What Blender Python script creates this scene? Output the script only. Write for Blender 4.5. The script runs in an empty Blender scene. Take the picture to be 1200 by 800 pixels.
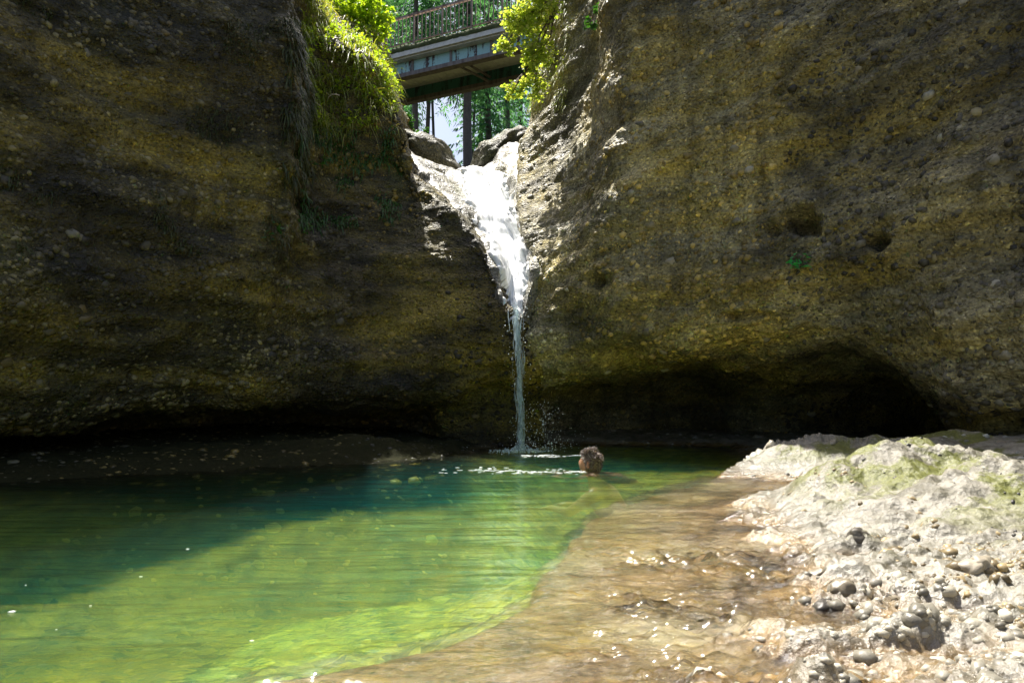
import bpy, bmesh, math
import numpy as np
from mathutils import Vector, Matrix

# ------------------------------------------------------------------ camera, sky, sun, exposure
SC = bpy.context.scene
COL = SC.collection
CAM_Z, PITCH, FPX = 0.59, math.atan(65 / 800), 800.0
cam_data = bpy.data.cameras.new('camera')
cam_data.sensor_width = 36.0
cam_data.lens = 24.0
cam_data.clip_start, cam_data.clip_end = 0.05, 2000
cam = bpy.data.objects.new('camera', cam_data)
COL.objects.link(cam)
cam.location = (0, 0, CAM_Z)
cam.rotation_euler = (math.pi / 2 + PITCH, 0, 0)
SC.camera = cam

SUN_EL, SUN_AZ = math.radians(65), math.radians(-29)      # azimuth from +Y, negative towards -X
world = bpy.data.worlds.new('World')
SC.world = world
world.use_nodes = True
wn = world.node_tree.nodes
sky = wn.new('ShaderNodeTexSky')
sky.sky_type = 'NISHITA'
sky.sun_disc = False
sky.sun_elevation = SUN_EL
sky.sun_rotation = SUN_AZ
sky.air_density, sky.dust_density, sky.ozone_density = 1.0, 4.0, 1.0
world.node_tree.links.new(sky.outputs[0], wn['Background'].inputs[0])
wn['Background'].inputs[1].default_value = 0.085
sun_data = bpy.data.lights.new('sun', 'SUN')
sun_data.energy = 5.0
sun_data.angle = math.radians(0.5)
sun_data.color = (1.0, 0.95, 0.86)
sun = bpy.data.objects.new('sun', sun_data)
COL.objects.link(sun)
sdir = Vector((math.sin(SUN_AZ) * math.cos(SUN_EL), math.cos(SUN_AZ) * math.cos(SUN_EL), math.sin(SUN_EL)))
sun.rotation_euler = (-sdir).to_track_quat('-Z', 'Y').to_euler()
sun.location = (0, 0, 60)
SC.view_settings.view_transform = 'Standard'
SC.view_settings.look = 'None'
SC.view_settings.exposure = 1.15
SC.view_settings.gamma = 1.0
SC.render.engine = 'CYCLES'
SC.cycles.max_bounces = 10
SC.cycles.diffuse_bounces = 3
SC.cycles.transparent_max_bounces = 16
SC.cycles.volume_bounces = 1
SC.cycles.caustics_reflective = False
SC.cycles.caustics_refractive = True
SC.cycles.sample_clamp_indirect = 6.0
SC.cycles.use_denoising = True

RNG = np.random.default_rng(7)
CP, SP = math.cos(PITCH), math.sin(PITCH)

def P(px, py, D):
    """photo pixel + world distance along Y -> world point"""
    a, b = (px - 600) / FPX, (400 - py) / FPX
    dy, dz = CP - b * SP, SP + b * CP
    s = D / dy
    return np.array([a * s, D, CAM_Z + dz * s])

def PZ(px, py, z=0.0):
    """photo pixel + height of the surface it lies on -> world point"""
    a, b = (px - 600) / FPX, (400 - py) / FPX
    dy, dz = CP - b * SP, SP + b * CP
    s = (z - CAM_Z) / dz
    return np.array([a * s, dy * s, z])

def proj(v):
    d = v - np.array([0, 0, CAM_Z])
    depth = d[..., 1] * CP + d[..., 2] * SP
    depth = np.where(depth < 1e-3, 1e-3, depth)
    return 600 + FPX * d[..., 0] / depth, 400 - FPX * (-d[..., 1] * SP + d[..., 2] * CP) / depth

# ------------------------------------------------------------------ noise
_perm = np.random.default_rng(3).permutation(256).astype(np.int32)
_g = np.random.default_rng(4).normal(size=(256, 3))
_g /= np.linalg.norm(_g, axis=1, keepdims=True)

def perlin(p):
    p = np.asarray(p, float)
    i = np.floor(p).astype(np.int64)
    f = p - i
    u = f * f * f * (f * (f * 6 - 15) + 10)
    out = 0
    for dx in (0, 1):
        wx = u[..., 0] if dx else 1 - u[..., 0]
        h0 = _perm[(i[..., 0] + dx) & 255]
        for dy in (0, 1):
            wy = u[..., 1] if dy else 1 - u[..., 1]
            h1 = _perm[(h0 + i[..., 1] + dy) & 255]
            for dz in (0, 1):
                wz = u[..., 2] if dz else 1 - u[..., 2]
                g = _g[_perm[(h1 + i[..., 2] + dz) & 255]]
                out = out + wx * wy * wz * (g[..., 0] * (f[..., 0] - dx) + g[..., 1] * (f[..., 1] - dy) + g[..., 2] * (f[..., 2] - dz))
    return out * 1.5

def fbm(p, octv=4, gain=.5, lac=2.03):
    a, s, o = 1.0, 0.0, 0.0
    p = np.asarray(p, float)
    for k in range(octv):
        s = s + a * perlin(p + 17.3 * k)
        p = p * lac
        a *= gain
    return s

def worley(p, cells=1):
    """distance to the nearest jittered cell point, 2D"""
    i = np.floor(p).astype(np.int64); best = np.full(p.shape[:-1], 9.0)
    for dx in (-1, 0, 1):
        for dy in (-1, 0, 1):
            h = _perm[(_perm[(i[..., 0] + dx) & 255] + i[..., 1] + dy) & 255]
            g = _g[h]
            d = np.hypot(i[..., 0] + dx + .5 + .45 * g[..., 0] - p[..., 0], i[..., 1] + dy + .5 + .45 * g[..., 1] - p[..., 1])
            best = np.minimum(best, d / (.75 + .35 * g[..., 2]))
    return best

def sstep(a, b, x):
    t = np.clip((x - a) / (b - a), 0, 1)
    return t * t * (3 - 2 * t)

# ------------------------------------------------------------------ object helpers
def mesh_np(name, V, F, smooth=True):
    """V (n,3), F (m,k) all faces of one size"""
    me = bpy.data.meshes.new(name)
    V = np.asarray(V, np.float32); F = np.asarray(F, np.int32)
    n, k = F.shape
    me.vertices.add(len(V)); me.vertices.foreach_set('co', V.ravel())
    me.loops.add(n * k); me.loops.foreach_set('vertex_index', F.ravel())
    me.polygons.add(n)
    me.polygons.foreach_set('loop_start', np.arange(0, n * k, k, dtype=np.int32))
    me.polygons.foreach_set('loop_total', np.full(n, k, np.int32))
    me.update(calc_edges=True)
    me.polygons.foreach_set('use_smooth', np.full(n, smooth, bool))
    return me

def add_attr(me, name, cols):
    a = me.attributes.new(name, 'FLOAT_COLOR', 'POINT')
    c = np.ones((len(cols), 4), np.float32); c[:, :3] = cols
    a.data.foreach_set('color', c.ravel())

def link(name, me, mat=None, parent=None):
    o = bpy.data.objects.new(name, me)
    COL.objects.link(o)
    if mat is not None and me is not None and len(me.materials) == 0:
        me.materials.append(mat)
    if parent is not None:
        o.parent = parent
    return o

def tag(o, label=None, cat=None, group=None, kind=None):
    if label: o['label'] = label
    if cat: o['category'] = cat
    if group: o['group'] = group
    if kind: o['kind'] = kind
    return o

def empty(name, loc, rz=0.0):
    o = bpy.data.objects.new(name, None)
    COL.objects.link(o)
    o.location = tuple(loc); o.rotation_euler = (0, 0, rz)
    o.empty_display_size = .1
    return o

class MB:
    """collects boxes and tubes into one mesh"""
    def __init__(s): s.v = []; s.f = []
    def add(s, V, F):
        o = len(s.v); s.v += [tuple(map(float, q)) for q in V]; s.f += [tuple(i + o for i in f) for f in F]; return s
    def box(s, c, size, rot=None):
        c = np.array(c, float); h = np.array(size, float) / 2
        V = np.array([[x, y, z] for x in (-1, 1) for y in (-1, 1) for z in (-1, 1)]) * h
        if rot is not None: V = V @ np.array(rot).T
        return s.add(V + c, [(0, 1, 3, 2), (4, 6, 7, 5), (0, 4, 5, 1), (2, 3, 7, 6), (0, 2, 6, 4), (1, 5, 7, 3)])
    def bar(s, a, b, w, h, up=(0, 0, 1)):
        a = np.array(a, float); b = np.array(b, float); d = b - a; L = np.linalg.norm(d); d /= L
        x = np.cross(d, up); x /= np.linalg.norm(x); z = np.cross(x, d)
        R = np.stack([x, d, z], 1)
        return s.box((a + b) / 2, (w, L, h), R)
    def tube(s, pts, rad, n=8, caps=True):
        pts = np.array(pts, float); rad = np.broadcast_to(rad, (len(pts),))
        t = np.gradient(pts, axis=0); t /= np.linalg.norm(t, axis=1, keepdims=True) + 1e-9
        up = np.array([0, 0, 1.0]) if abs(t[0, 2]) < .9 else np.array([0, 1.0, 0])
        V = []
        for p, d, r in zip(pts, t, rad):
            x = np.cross(d, up); x /= np.linalg.norm(x) + 1e-9; y = np.cross(d, x); up = -np.cross(d, x) if False else up
            for k in range(n):
                a = 2 * math.pi * k / n
                V.append(p + r * (math.cos(a) * x + math.sin(a) * y))
        F = []
        for i in range(len(pts) - 1):
            for k in range(n):
                k2 = (k + 1) % n
                F.append((i * n + k, i * n + k2, (i + 1) * n + k2, (i + 1) * n + k))
        if caps:
            F.append(tuple(range(n - 1, -1, -1))); m = (len(pts) - 1) * n; F.append(tuple(range(m, m + n)))
        return s.add(V, F)
    def build(s, name, mat, parent=None, smooth=False):
        me = bpy.data.meshes.new(name)
        me.from_pydata(s.v, [], s.f); me.update()
        if smooth: me.polygons.foreach_set('use_smooth', np.ones(len(me.polygons), bool))
        return link(name, me, mat, parent)

# ------------------------------------------------------------------ materials
def new_mat(name):
    m = bpy.data.materials.new(name); m.use_nodes = True
    nt = m.node_tree; nt.nodes.clear()
    return m, nt, nt.nodes, nt.links

class NB:
    """small node builder"""
    def __init__(s, nt): s.nt = nt
    def n(s, typ, **kw):
        nd = s.nt.nodes.new('ShaderNode' + typ)
        for k, v in kw.items():
            if k.startswith('i_'):
                nm = k[2:].replace('_', ' ')
                nd.inputs[nm].default_value = v
            else: setattr(nd, k, v)
        return nd
    def l(s, a, b): s.nt.links.new(a, b)
    def coords(s, scale=(1, 1, 1), rot=(0, 0, 0), src='geo'):
        g = s.n('NewGeometry').outputs['Position'] if src == 'geo' else s.n('TexCoord').outputs['Object']
        m = s.n('Mapping'); m.inputs['Scale'].default_value = scale; m.inputs['Rotation'].default_value = rot
        s.l(g, m.inputs[0]); return m.outputs[0]
    def noise(s, vec, scale, detail=5, rough=.55, dist=0):
        t = s.n('TexNoise'); t.inputs['Scale'].default_value = scale; t.inputs['Detail'].default_value = detail
        t.inputs['Roughness'].default_value = rough; t.inputs['Distortion'].default_value = dist
        if vec is not None: s.l(vec, t.inputs['Vector'])
        return t.outputs['Fac']
    def voro(s, vec, scale, feature='F1', out='Distance', rand=1.0):
        t = s.n('TexVoronoi'); t.feature = feature; t.inputs['Scale'].default_value = scale; t.inputs['Randomness'].default_value = rand
        if vec is not None: s.l(vec, t.inputs['Vector'])
        return t.outputs[out]
    def ramp(s, fac, stops, interp='LINEAR'):
        r = s.n('ValToRGB'); cr = r.color_ramp; cr.interpolation = interp
        while len(cr.elements) < len(stops): cr.elements.new(.5)
        for e, (p, c) in zip(cr.elements, stops):
            e.position = p; e.color = (c, c, c, 1) if np.isscalar(c) else (*c, 1)
        s.l(fac, r.inputs[0]); return r.outputs[0]
    def mix(s, a, b, fac, typ='MIX'):
        m = s.n('Mix'); m.data_type = 'RGBA'; m.blend_type = typ
        for sock, v in ((m.inputs[0], fac), (m.inputs[6], a), (m.inputs[7], b)):
            if hasattr(v, 'is_linked') or hasattr(v, 'links'): s.l(v, sock)
            elif np.isscalar(v): sock.default_value = v
            else: sock.default_value = (*v, 1)
        return m.outputs[2]
    def math(s, op, a, b=None):
        m = s.n('Math'); m.operation = op
        for i, v in enumerate((a, b)):
            if v is None: continue
            if hasattr(v, 'links'): s.l(v, m.inputs[i])
            else: m.inputs[i].default_value = v
        return m.outputs[0]
    def bump(s, h, strength=.5, dist=.02, normal=None):
        b = s.n('Bump'); b.inputs['Strength'].default_value = strength; b.inputs['Distance'].default_value = dist
        s.l(h, b.inputs['Height'])
        if normal is not None: s.l(normal, b.inputs['Normal'])
        return b.outputs[0]
    def out(s, surf=None, vol=None):
        o = s.n('OutputMaterial')
        if surf is not None: s.l(surf, o.inputs['Surface'])
        if vol is not None: s.l(vol, o.inputs['Volume'])

def plain(name, col, rough=.6, metal=0.0, var=.25, scale=20, bump=.2, spec=.5):
    m, nt, _, _ = new_mat(name); b = NB(nt)
    v = b.coords()
    nz = b.noise(v, scale, 5)
    c = b.mix(tuple(np.array(col) * (1 - var)), tuple(np.minimum(np.array(col) * (1 + var), 1)), nz)
    p = b.n('BsdfPrincipled'); b.l(c, p.inputs['Base Color'])
    p.inputs['Roughness'].default_value = rough; p.inputs['Metallic'].default_value = metal
    p.inputs['Specular IOR Level'].default_value = spec
    if bump: b.l(b.bump(nz, bump, .01), p.inputs['Normal'])
    b.out(p.outputs[0]); return m

def rock_mat(name, dark, mid, ochre, dip=0.0, moss=(.05, .07, .015), mossamt=.3, rough=.6, coat=0.0):
    """conglomerate: layered matrix, fine pebble relief, algae stains"""
    m, nt, _, _ = new_mat(name); b = NB(nt)
    geo = b.n('NewGeometry')
    v = b.coords()
    vl = b.coords((.5, .5, 2.6), (0, dip, 0))
    big = b.noise(vl, 1.1, 4, .6)
    lay = b.noise(vl, 3.2, 6, .62)
    fine = b.noise(v, 38, 5, .7)
    stain = b.noise(b.coords((1.3, 1.3, .6)), .9, 5, .6)
    c = b.mix(dark, mid, b.ramp(lay, [(.36, 0.0), (.64, 1.0)]))
    c = b.mix(c, ochre, b.ramp(big, [(.44, 0.0), (.62, 1.0)]))
    c = b.mix(c, moss, b.math('MULTIPLY', b.ramp(stain, [(.5, 0.0), (.66, 1.0)]), mossamt))
    # fine pebbles as colour cells and relief
    vw = b.n('Mix'); vw.data_type = 'VECTOR'
    wv = b.n('TexNoise'); wv.inputs['Scale'].default_value = 9; b.l(v, wv.inputs['Vector'])
    ws = b.n('VectorMath'); ws.operation = 'MULTIPLY_ADD'; ws.inputs[1].default_value = (.09, .09, .09); b.l(wv.outputs['Color'], ws.inputs[0]); b.l(b.coords((1, 1, 1.35), (0, dip, 0)), ws.inputs[2])
    vv = ws.outputs[0]
    pc = b.voro(vv, 27, 'F1', 'Color')
    pd = b.voro(vv, 27, 'F1', 'Distance')
    pd2 = b.voro(vv, 12, 'F1', 'Distance'); pc2 = b.voro(vv, 12, 'F1', 'Color')
    hs2 = b.n('SeparateColor'); b.l(pc2, hs2.inputs[0])
    peb2 = b.math('MULTIPLY', b.ramp(pd2, [(.12, 1.0), (.42, 0.0)]), b.ramp(hs2.outputs[1], [(.45, 0.0), (.55, 1.0)]))
    hs = b.n('SeparateColor'); b.l(pc, hs.inputs[0])
    tone = b.ramp(hs.outputs[0], [(0, .35), (.55, .9), (.85, 1.6), (1, 2.8)])
    peb = b.ramp(pd, [(.15, 1.0), (.55, 0.0)])
    c2 = b.mix(c, tone, 1.0, 'MULTIPLY')
    c = b.mix(c, c2, b.math('MULTIPLY', peb, .9))
    c = b.mix(c, b.mix(c, b.ramp(hs2.outputs[0], [(0, .5), (.6, 1.4), (1, 2.3)]), 1.0, 'MULTIPLY'), peb2)
    big_t = b.ramp(b.noise(b.coords((1, 1, 1.4)), .62, 4, .55, .5), [(.36, .38), (.50, .95), (.66, 1.55)])
    seep = b.ramp(b.noise(b.coords((2.4, 2.4, .22)), 1.5, 5, .6), [(.50, 1.0), (.62, .62)])
    c = b.mix(b.mix(c, big_t, 1.0, 'MULTIPLY'), seep, 1.0, 'MULTIPLY')
    c = b.mix(c, b.mix((.25, .25, .25), (1.7, 1.7, 1.7), b.ramp(fine, [(.3, 0.0), (.7, 1.0)])), .85, 'MULTIPLY')
    p = b.n('BsdfPrincipled'); b.l(c, p.inputs['Base Color'])
    p.inputs['Coat Weight'].default_value = coat; p.inputs['Coat Roughness'].default_value = .42; p.inputs['Coat IOR'].default_value = 1.33
    rr = b.ramp(b.noise(v, 7, 4), [(.35, rough - .2), (.65, rough + .2)])
    b.l(rr, p.inputs['Roughness'])
    h = b.math('ADD', b.math('ADD', b.math('MULTIPLY', peb, .7), peb2), b.math('MULTIPLY', fine, .9))
    mid_h = b.noise(v, 11, 6, .65)
    n1 = b.bump(mid_h, .55, .06)
    b.l(b.bump(h, 1.0, .022, n1), p.inputs['Normal'])
    b.out(p.outputs[0]); return m

def attr_mat(name, rough=.55, attr='col', bump=.3, scale=45, gain=1.0, zone=False):
    m, nt, _, _ = new_mat(name); b = NB(nt)
    a = b.n('Attribute'); a.attribute_name = attr
    v = b.coords()
    nz = b.noise(v, scale, 5, .65)
    c = b.mix(a.outputs['Color'], b.mix((.45 * gain,) * 3, (1.5 * gain,) * 3, nz), 1.0, 'MULTIPLY')
    if zone:
        big_t = b.ramp(b.noise(b.coords((1, 1, 1.4)), .62, 4, .55, .5), [(.36, .38), (.50, .95), (.66, 1.55)])
        seep = b.ramp(b.noise(b.coords((2.4, 2.4, .22)), 1.5, 5, .6), [(.50, 1.0), (.62, .62)])
        c = b.mix(b.mix(c, big_t, 1.0, 'MULTIPLY'), seep, 1.0, 'MULTIPLY')
    p = b.n('BsdfPrincipled'); b.l(c, p.inputs['Base Color']); p.inputs['Roughness'].default_value = rough
    b.l(b.bump(nz, bump, .012), p.inputs['Normal'])
    b.out(p.outputs[0]); return m

def stone_mat(name, stops, rough=.55, bump=.35):
    """single stones: tone by object"""
    m, nt, _, _ = new_mat(name); b = NB(nt)
    oi = b.n('ObjectInfo')
    c = b.ramp(oi.outputs['Random'], stops)
    v = b.coords()
    nz = b.noise(v, 40, 6, .65); big = b.noise(v, 9, 3)
    c = b.mix(c, b.mix((.5, .5, .5), (1.45, 1.45, 1.45), nz), 1.0, 'MULTIPLY')
    c = b.mix(c, (.05, .05, .02), b.math('MULTIPLY', b.ramp(big, [(.55, 0.0), (.7, 1.0)]), .5))
    p = b.n('BsdfPrincipled'); b.l(c, p.inputs['Base Color']); p.inputs['Roughness'].default_value = rough
    b.l(b.bump(nz, bump, .012), p.inputs['Normal'])
    b.out(p.outputs[0]); return m

def leaf_mat(name, cols, trans=.5, rough=.45):
    m, nt, _, _ = new_mat(name); b = NB(nt)
    g = b.n('NewGeometry')
    c = b.ramp(g.outputs['Random Per Island'], [(i / max(1, len(cols) - 1), c) for i, c in enumerate(cols)])
    d = b.n('BsdfPrincipled'); b.l(c, d.inputs['Base Color']); d.inputs['Roughness'].default_value = rough
    t = b.n('BsdfTranslucent')
    tc = b.mix(c, (1.6, 1.5, .5), 1.0, 'MULTIPLY'); b.l(tc, t.inputs['Color'])
    mx = b.n('MixShader'); mx.inputs[0].default_value = trans
    b.l(d.outputs[0], mx.inputs[1]); b.l(t.outputs[0], mx.inputs[2])
    b.out(mx.outputs[0]); return m

# ------------------------------------------------------------------ cliffs: lofts through measured points
def pchip(xs, Y, xq):
    """monotone cubic along axis 0"""
    xs = np.asarray(xs, float); h = np.diff(xs)
    sh = (-1,) + (1,) * (Y.ndim - 1)
    dl = np.diff(Y, axis=0) / h.reshape(sh)
    m = np.zeros_like(Y)
    a, c = dl[:-1], dl[1:]
    hm = h[:-1].reshape(sh); hp = h[1:].reshape(sh)
    w1, w2 = 2 * hp + hm, hp + 2 * hm
    with np.errstate(all='ignore'):
        mm = (w1 + w2) / (w1 / a + w2 / c)
    m[1:-1] = np.where(a * c > 0, mm, 0)
    m[0], m[-1] = dl[0], dl[-1]
    k = np.clip(np.searchsorted(xs, xq, side='right') - 1, 0, len(xs) - 2)
    t = ((xq - xs[k]) / h[k]).reshape(sh); hk = h[k].reshape(sh)
    return (2 * t**3 - 3 * t**2 + 1) * Y[k] + (t**3 - 2 * t**2 + t) * hk * m[k] + (-2 * t**3 + 3 * t**2) * Y[k + 1] + (t**3 - t**2) * hk * m[k + 1]

def loft(ctrl, res, vis=None, coarse=.25):
    """ctrl (nc,nr,3) -> dense (U,V,3). res = spacing for visible cells"""
    ctrl = np.array(ctrl, float)
    def dense(c, visseg):
        L = np.linalg.norm(np.diff(c, axis=0), axis=2)
        ln = np.maximum(L.mean(1), .03)
        x = np.concatenate([[0], np.cumsum(ln)])
        q = []
        for i in range(len(ln)):
            n = max(2, int(math.ceil(np.percentile(L[i], 78) / (res if visseg[i] else coarse))))
            q += list(x[i] + (x[i + 1] - x[i]) * np.arange(n) / n)
        q.append(x[-1])
        return pchip(x, c, np.array(q))
    cv = vis[0] if vis else [True] * (len(ctrl) - 1)
    rv = vis[1] if vis else [True] * (ctrl.shape[1] - 1)
    d = dense(ctrl, cv)
    d = dense(np.swapaxes(d, 0, 1), rv)
    return np.swapaxes(d, 0, 1)

def grid_normals(G):
    du = np.gradient(G, axis=0); dv = np.gradient(G, axis=1)
    n = np.cross(du, dv); n /= np.linalg.norm(n, axis=2, keepdims=True) + 1e-12
    return n

def grid_faces(nu, nv, flip=False):
    i = np.arange(nu * nv).reshape(nu, nv)
    f = np.stack([i[:-1, :-1], i[1:, :-1], i[1:, 1:], i[:-1, 1:]], -1).reshape(-1, 4)
    return f[:, ::-1] if flip else f

ICO = {}
def ico(sub):
    if sub not in ICO:
        bm = bmesh.new(); bmesh.ops.create_icosphere(bm, subdivisions=sub, radius=1)
        ICO[sub] = (np.array([v.co for v in bm.verts]), np.array([[v.index for v in f.verts] for f in bm.faces])); bm.free()
    return ICO[sub]

def stone_shapes(sub, n, amp=.3, seed=1):
    V, F = ico(sub); out = []
    for k in range(n):
        s = 1 + amp * perlin(V * 1.3 + seed * 31 + k * 7.7) + amp * .7 * perlin(V * 2.9 + k * 3.1 + seed)
        out.append(V * s[:, None])
    return np.array(out), F

def frame_from(n, t):
    t = t - (t * n).sum(1, keepdims=True) * n
    t /= np.linalg.norm(t, axis=1, keepdims=True) + 1e-9
    return t, np.cross(n, t)

def scatter(G, N, count, seed, weight=None):
    """random points on a grid surface: pos, normal, (i,j)"""
    r = np.random.default_rng(seed)
    A = np.linalg.norm(np.cross(G[1:, :-1] - G[:-1, :-1], G[:-1, 1:] - G[:-1, :-1]), axis=2)
    if weight is not None: A = A * weight[:-1, :-1]
    p = A.ravel() / A.sum()
    k = r.choice(len(p), count, p=p)
    i, j = np.unravel_index(k, A.shape)
    a, c = r.random(count)[:, None], r.random(count)[:, None]
    pos = G[i, j] * (1 - a) * (1 - c) + G[i + 1, j] * a * (1 - c) + G[i, j + 1] * (1 - a) * c + G[i + 1, j + 1] * a * c
    return pos, N[i, j], i, j

def stones(parent, pos, nrm, size, cols, seed, n_parts, part_mat, stuff_mat, along=(1, .3, 0), flat=(.5, .8), sink=.25, part_name='pebble', stuff_name='gravel'):
    """the biggest n_parts as single child objects, the rest joined"""
    r = np.random.default_rng(seed)
    order = np.argsort(-size)
    pos, nrm, size, cols = pos[order], nrm[order], size[order], cols[order]
    n = len(pos)
    t, bt = frame_from(nrm, np.array(along) + r.normal(size=(n, 3)) * .35)
    b_ = size * r.uniform(.6, .9, n); c_ = size * r.uniform(*flat, n)
    ctr = pos - nrm * (c_ * sink * r.uniform(.2, 1.6, n))[:, None]
    shp, F = stone_shapes(3 if part_name == 'cobble' else 2, 10, .34, seed)
    meshes = [mesh_np(part_name, s, F) for s in shp]
    for me in meshes: me.materials.append(part_mat)
    for k in range(min(n_parts, n)):
        o = bpy.data.objects.new(part_name, meshes[k % 10]); COL.objects.link(o); o.parent = parent
        M = Matrix(((*(t[k] * size[k]),), (*(bt[k] * b_[k]),), (*(nrm[k] * c_[k]),))).transposed().to_4x4()
        M.translation = Vector(ctr[k])
        o.matrix_world = M
    s = slice(min(n_parts, n), n)
    m = n - s.start
    if m <= 0: return
    big = int(m * .12)
    parts_v, parts_f, parts_c, off = [], [], [], 0
    for sub, a, e in ((2 if False else 1, s.start, n),):
        shp, F = stone_shapes(sub, 12, .2, seed + 3)
        k = r.integers(0, 12, e - a)
        B = shp[k]
        V = ctr[a:e, None] + B[..., :1] * (t[a:e] * size[a:e, None])[:, None] + B[..., 1:2] * (bt[a:e] * b_[a:e, None])[:, None] + B[..., 2:] * (nrm[a:e] * c_[a:e, None])[:, None]
        nv = B.shape[1]
        parts_v.append(V.reshape(-1, 3)); parts_f.append((F[None] + (np.arange(e - a) * nv)[:, None, None] + off).reshape(-1, 3))
        parts_c.append(np.repeat(cols[a:e], nv, 0)); off += (e - a) * nv
    me = mesh_np(stuff_name, np.concatenate(parts_v), np.concatenate(parts_f))
    add_attr(me, 'col', np.concatenate(parts_c))
    tag(link(stuff_name, me, stuff_mat, parent), kind='stuff')

def pebble_cols(n, seed, light=(.26, .24, .18), ochre=(.22, .15, .05), dark=(.06, .06, .05)):
    r = np.random.default_rng(seed)
    a = r.random(n)[:, None]; k = r.random(n)[:, None]
    c = np.where(a < .5, np.array(light), np.where(a < .8, np.array(ochre), np.array(dark)))
    return c * (.35 + 1.0 * k ** 1.5)

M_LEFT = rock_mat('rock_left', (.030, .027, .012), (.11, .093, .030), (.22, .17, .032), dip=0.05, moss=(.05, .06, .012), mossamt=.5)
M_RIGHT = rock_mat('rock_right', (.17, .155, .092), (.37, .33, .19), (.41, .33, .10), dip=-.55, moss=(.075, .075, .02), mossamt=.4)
M_PEB = attr_mat('pebble_joined', zone=True)
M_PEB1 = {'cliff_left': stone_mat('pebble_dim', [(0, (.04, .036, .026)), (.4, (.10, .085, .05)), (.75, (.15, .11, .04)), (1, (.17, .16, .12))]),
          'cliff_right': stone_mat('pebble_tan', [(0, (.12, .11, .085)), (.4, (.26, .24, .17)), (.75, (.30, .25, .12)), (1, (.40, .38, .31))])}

# rows: 0 base, 1 recess foot, 2 recess roof, 3 lip, 4..8 face, 9 rim, 10 top, 11 far top
def wcol(x, y, inx, iny, ztop):
    """off-picture column in world coordinates; (inx,iny) = unit vector into the rock"""
    zz = [-1.6, .2, .45, .75, 1.2, 2.0, 3.0, 4.0, 5.0, ztop, ztop + .6, ztop + 1.2]
    dd = [.8, .6, .45, .1, 0, -.05, 0, .1, .25, .6, 2.0, 6.0]
    return [np.array([x + inx * d, y + iny * d, z]) for z, d in zip(zz, dd)]

def lcol(px, D, lip, foot, rec, rows, back):
    """rows: [(py,dD)]*6 for 4..9, back: two world offsets from rim"""
    c = []
    f = P(px, foot, D + rec)
    c.append(np.array([f[0], f[1], -1.6])); c.append(f)
    c.append(P(px, (foot * .55 + lip * .45), D + rec * .85)); c.append(P(px, lip, D + .05))
    for q in rows:
        c.append(P(q[2] if len(q) > 2 else px, q[0], D + q[1]))
    for o in back: c.append(c[9] + np.array(o))
    return c

near = lambda top, k=1.0: [(448, -.12), (355, -.2), (250, -.12), (130, 0.02), (10, .12), (top, .35)]
TOPB = [(-.3, 1.2, .5), (-1.0, 6, 3.5)]
LC = [wcol(-6.3, -8, -1, 0, 6), wcol(-6.0, -3, -1, .1, 6.2), wcol(-5.6, 1.0, -1, .2, 8.0), wcol(-4.9, 3.4, -.8, .6, 8.4),
      lcol(-120, 4.75, 497, 524, 1.25, near(-640), TOPB),
      lcol(0, 5.15, 492, 520, 1.25, near(-620), TOPB),
      lcol(110, 5.75, 486, 516, 1.25, near(-510), TOPB),
      lcol(220, 6.35, 482, 512, 1.25, near(-310), TOPB),
      lcol(300, 6.8, 480, 508, 1.25, near(-170), TOPB),
      lcol(338, 7.05, 478, 506, 1.25, [(448, -.1), (355, -.12), (250, -.05, 342), (130, .0, 347), (10, .05, 336), (-110, .25, 330)], TOPB),
      lcol(352, 7.15, 477, 506, 1.25, [(448, -.08), (355, 0), (262, .25, 358), (165, .7, 360), (60, 1.15, 352), (-75, 1.45, 345)], [(-.5, 1.2, 1.0), (-2, 5, 5)]),
      lcol(385, 7.3, 476, 505, 1.25, [(448, -.05), (370, .05), (290, .35), (215, .8), (125, 1.2), (42, 1.5)], [(-.3, 1.2, .9), (-1.5, 5, 5)]),
      lcol(430, 7.5, 470, 505, 1.25, [(445, -.05), (380, .1), (310, .4), (240, .8), (150, 1.15), (74, 1.4)], [(-.1, 1.0, .5), (-1.5, 5, 5)]),
      lcol(462, 7.6, 462, 506, 1.25, [(440, 0), (385, .1), (325, .35), (265, .75), (200, 1.15, 468), (112, 1.5, 456)], [(-.1, .9, .3), (-1.4, 5, 5)]),
      lcol(492, 7.68, 452, 512, 1.25, [(434, 0), (390, .1), (340, .25), (290, .5), (240, .8, 488), (196, 1.2, 478)], [(-.05, .7, .25), (-1.0, 5, 3)]),
      lcol(525, 7.72, 448, 520, .6, [(426, 0), (390, .06), (350, .15), (310, .3), (272, .5, 522), (234, .8, 515)], [(.1, .5, 0), (-.5, 5, 2)]),
      lcol(558, 7.74, 440, 527, .55, [(420, 0), (395, .03), (365, .08), (335, .15), (305, .25, 560), (278, .4, 558)], [(.25, .3, -.15), (0, 4, 1.0)]),
      lcol(585, 7.76, 434, 530, .5, [(418, 0), (402, 0), (385, .02), (366, .06), (348, .1, 584), (334, .15, 583)], [(.18, .25, -.2), (.2, 3.5, .5)]),
      lcol(603, 7.78, 430, 531, .5, [(418, 0), (410, 0), (400, 0), (390, .0), (380, .0), (371, .0)], [(.0, .3, -.15), (.2, 3, .2)]),
      lcol(640, 7.95, 430, 531, .5, [(420, .1), (414, .15), (408, .2), (402, .25), (397, .3), (392, .35)], [(.1, .4, -.1), (.2, 3, .2)])]
cliff_left = loft(LC, .027, ([False] * 3 + [True] * 16, [False, True, True, True, True, True, True, True, True, True, False]))

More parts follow.
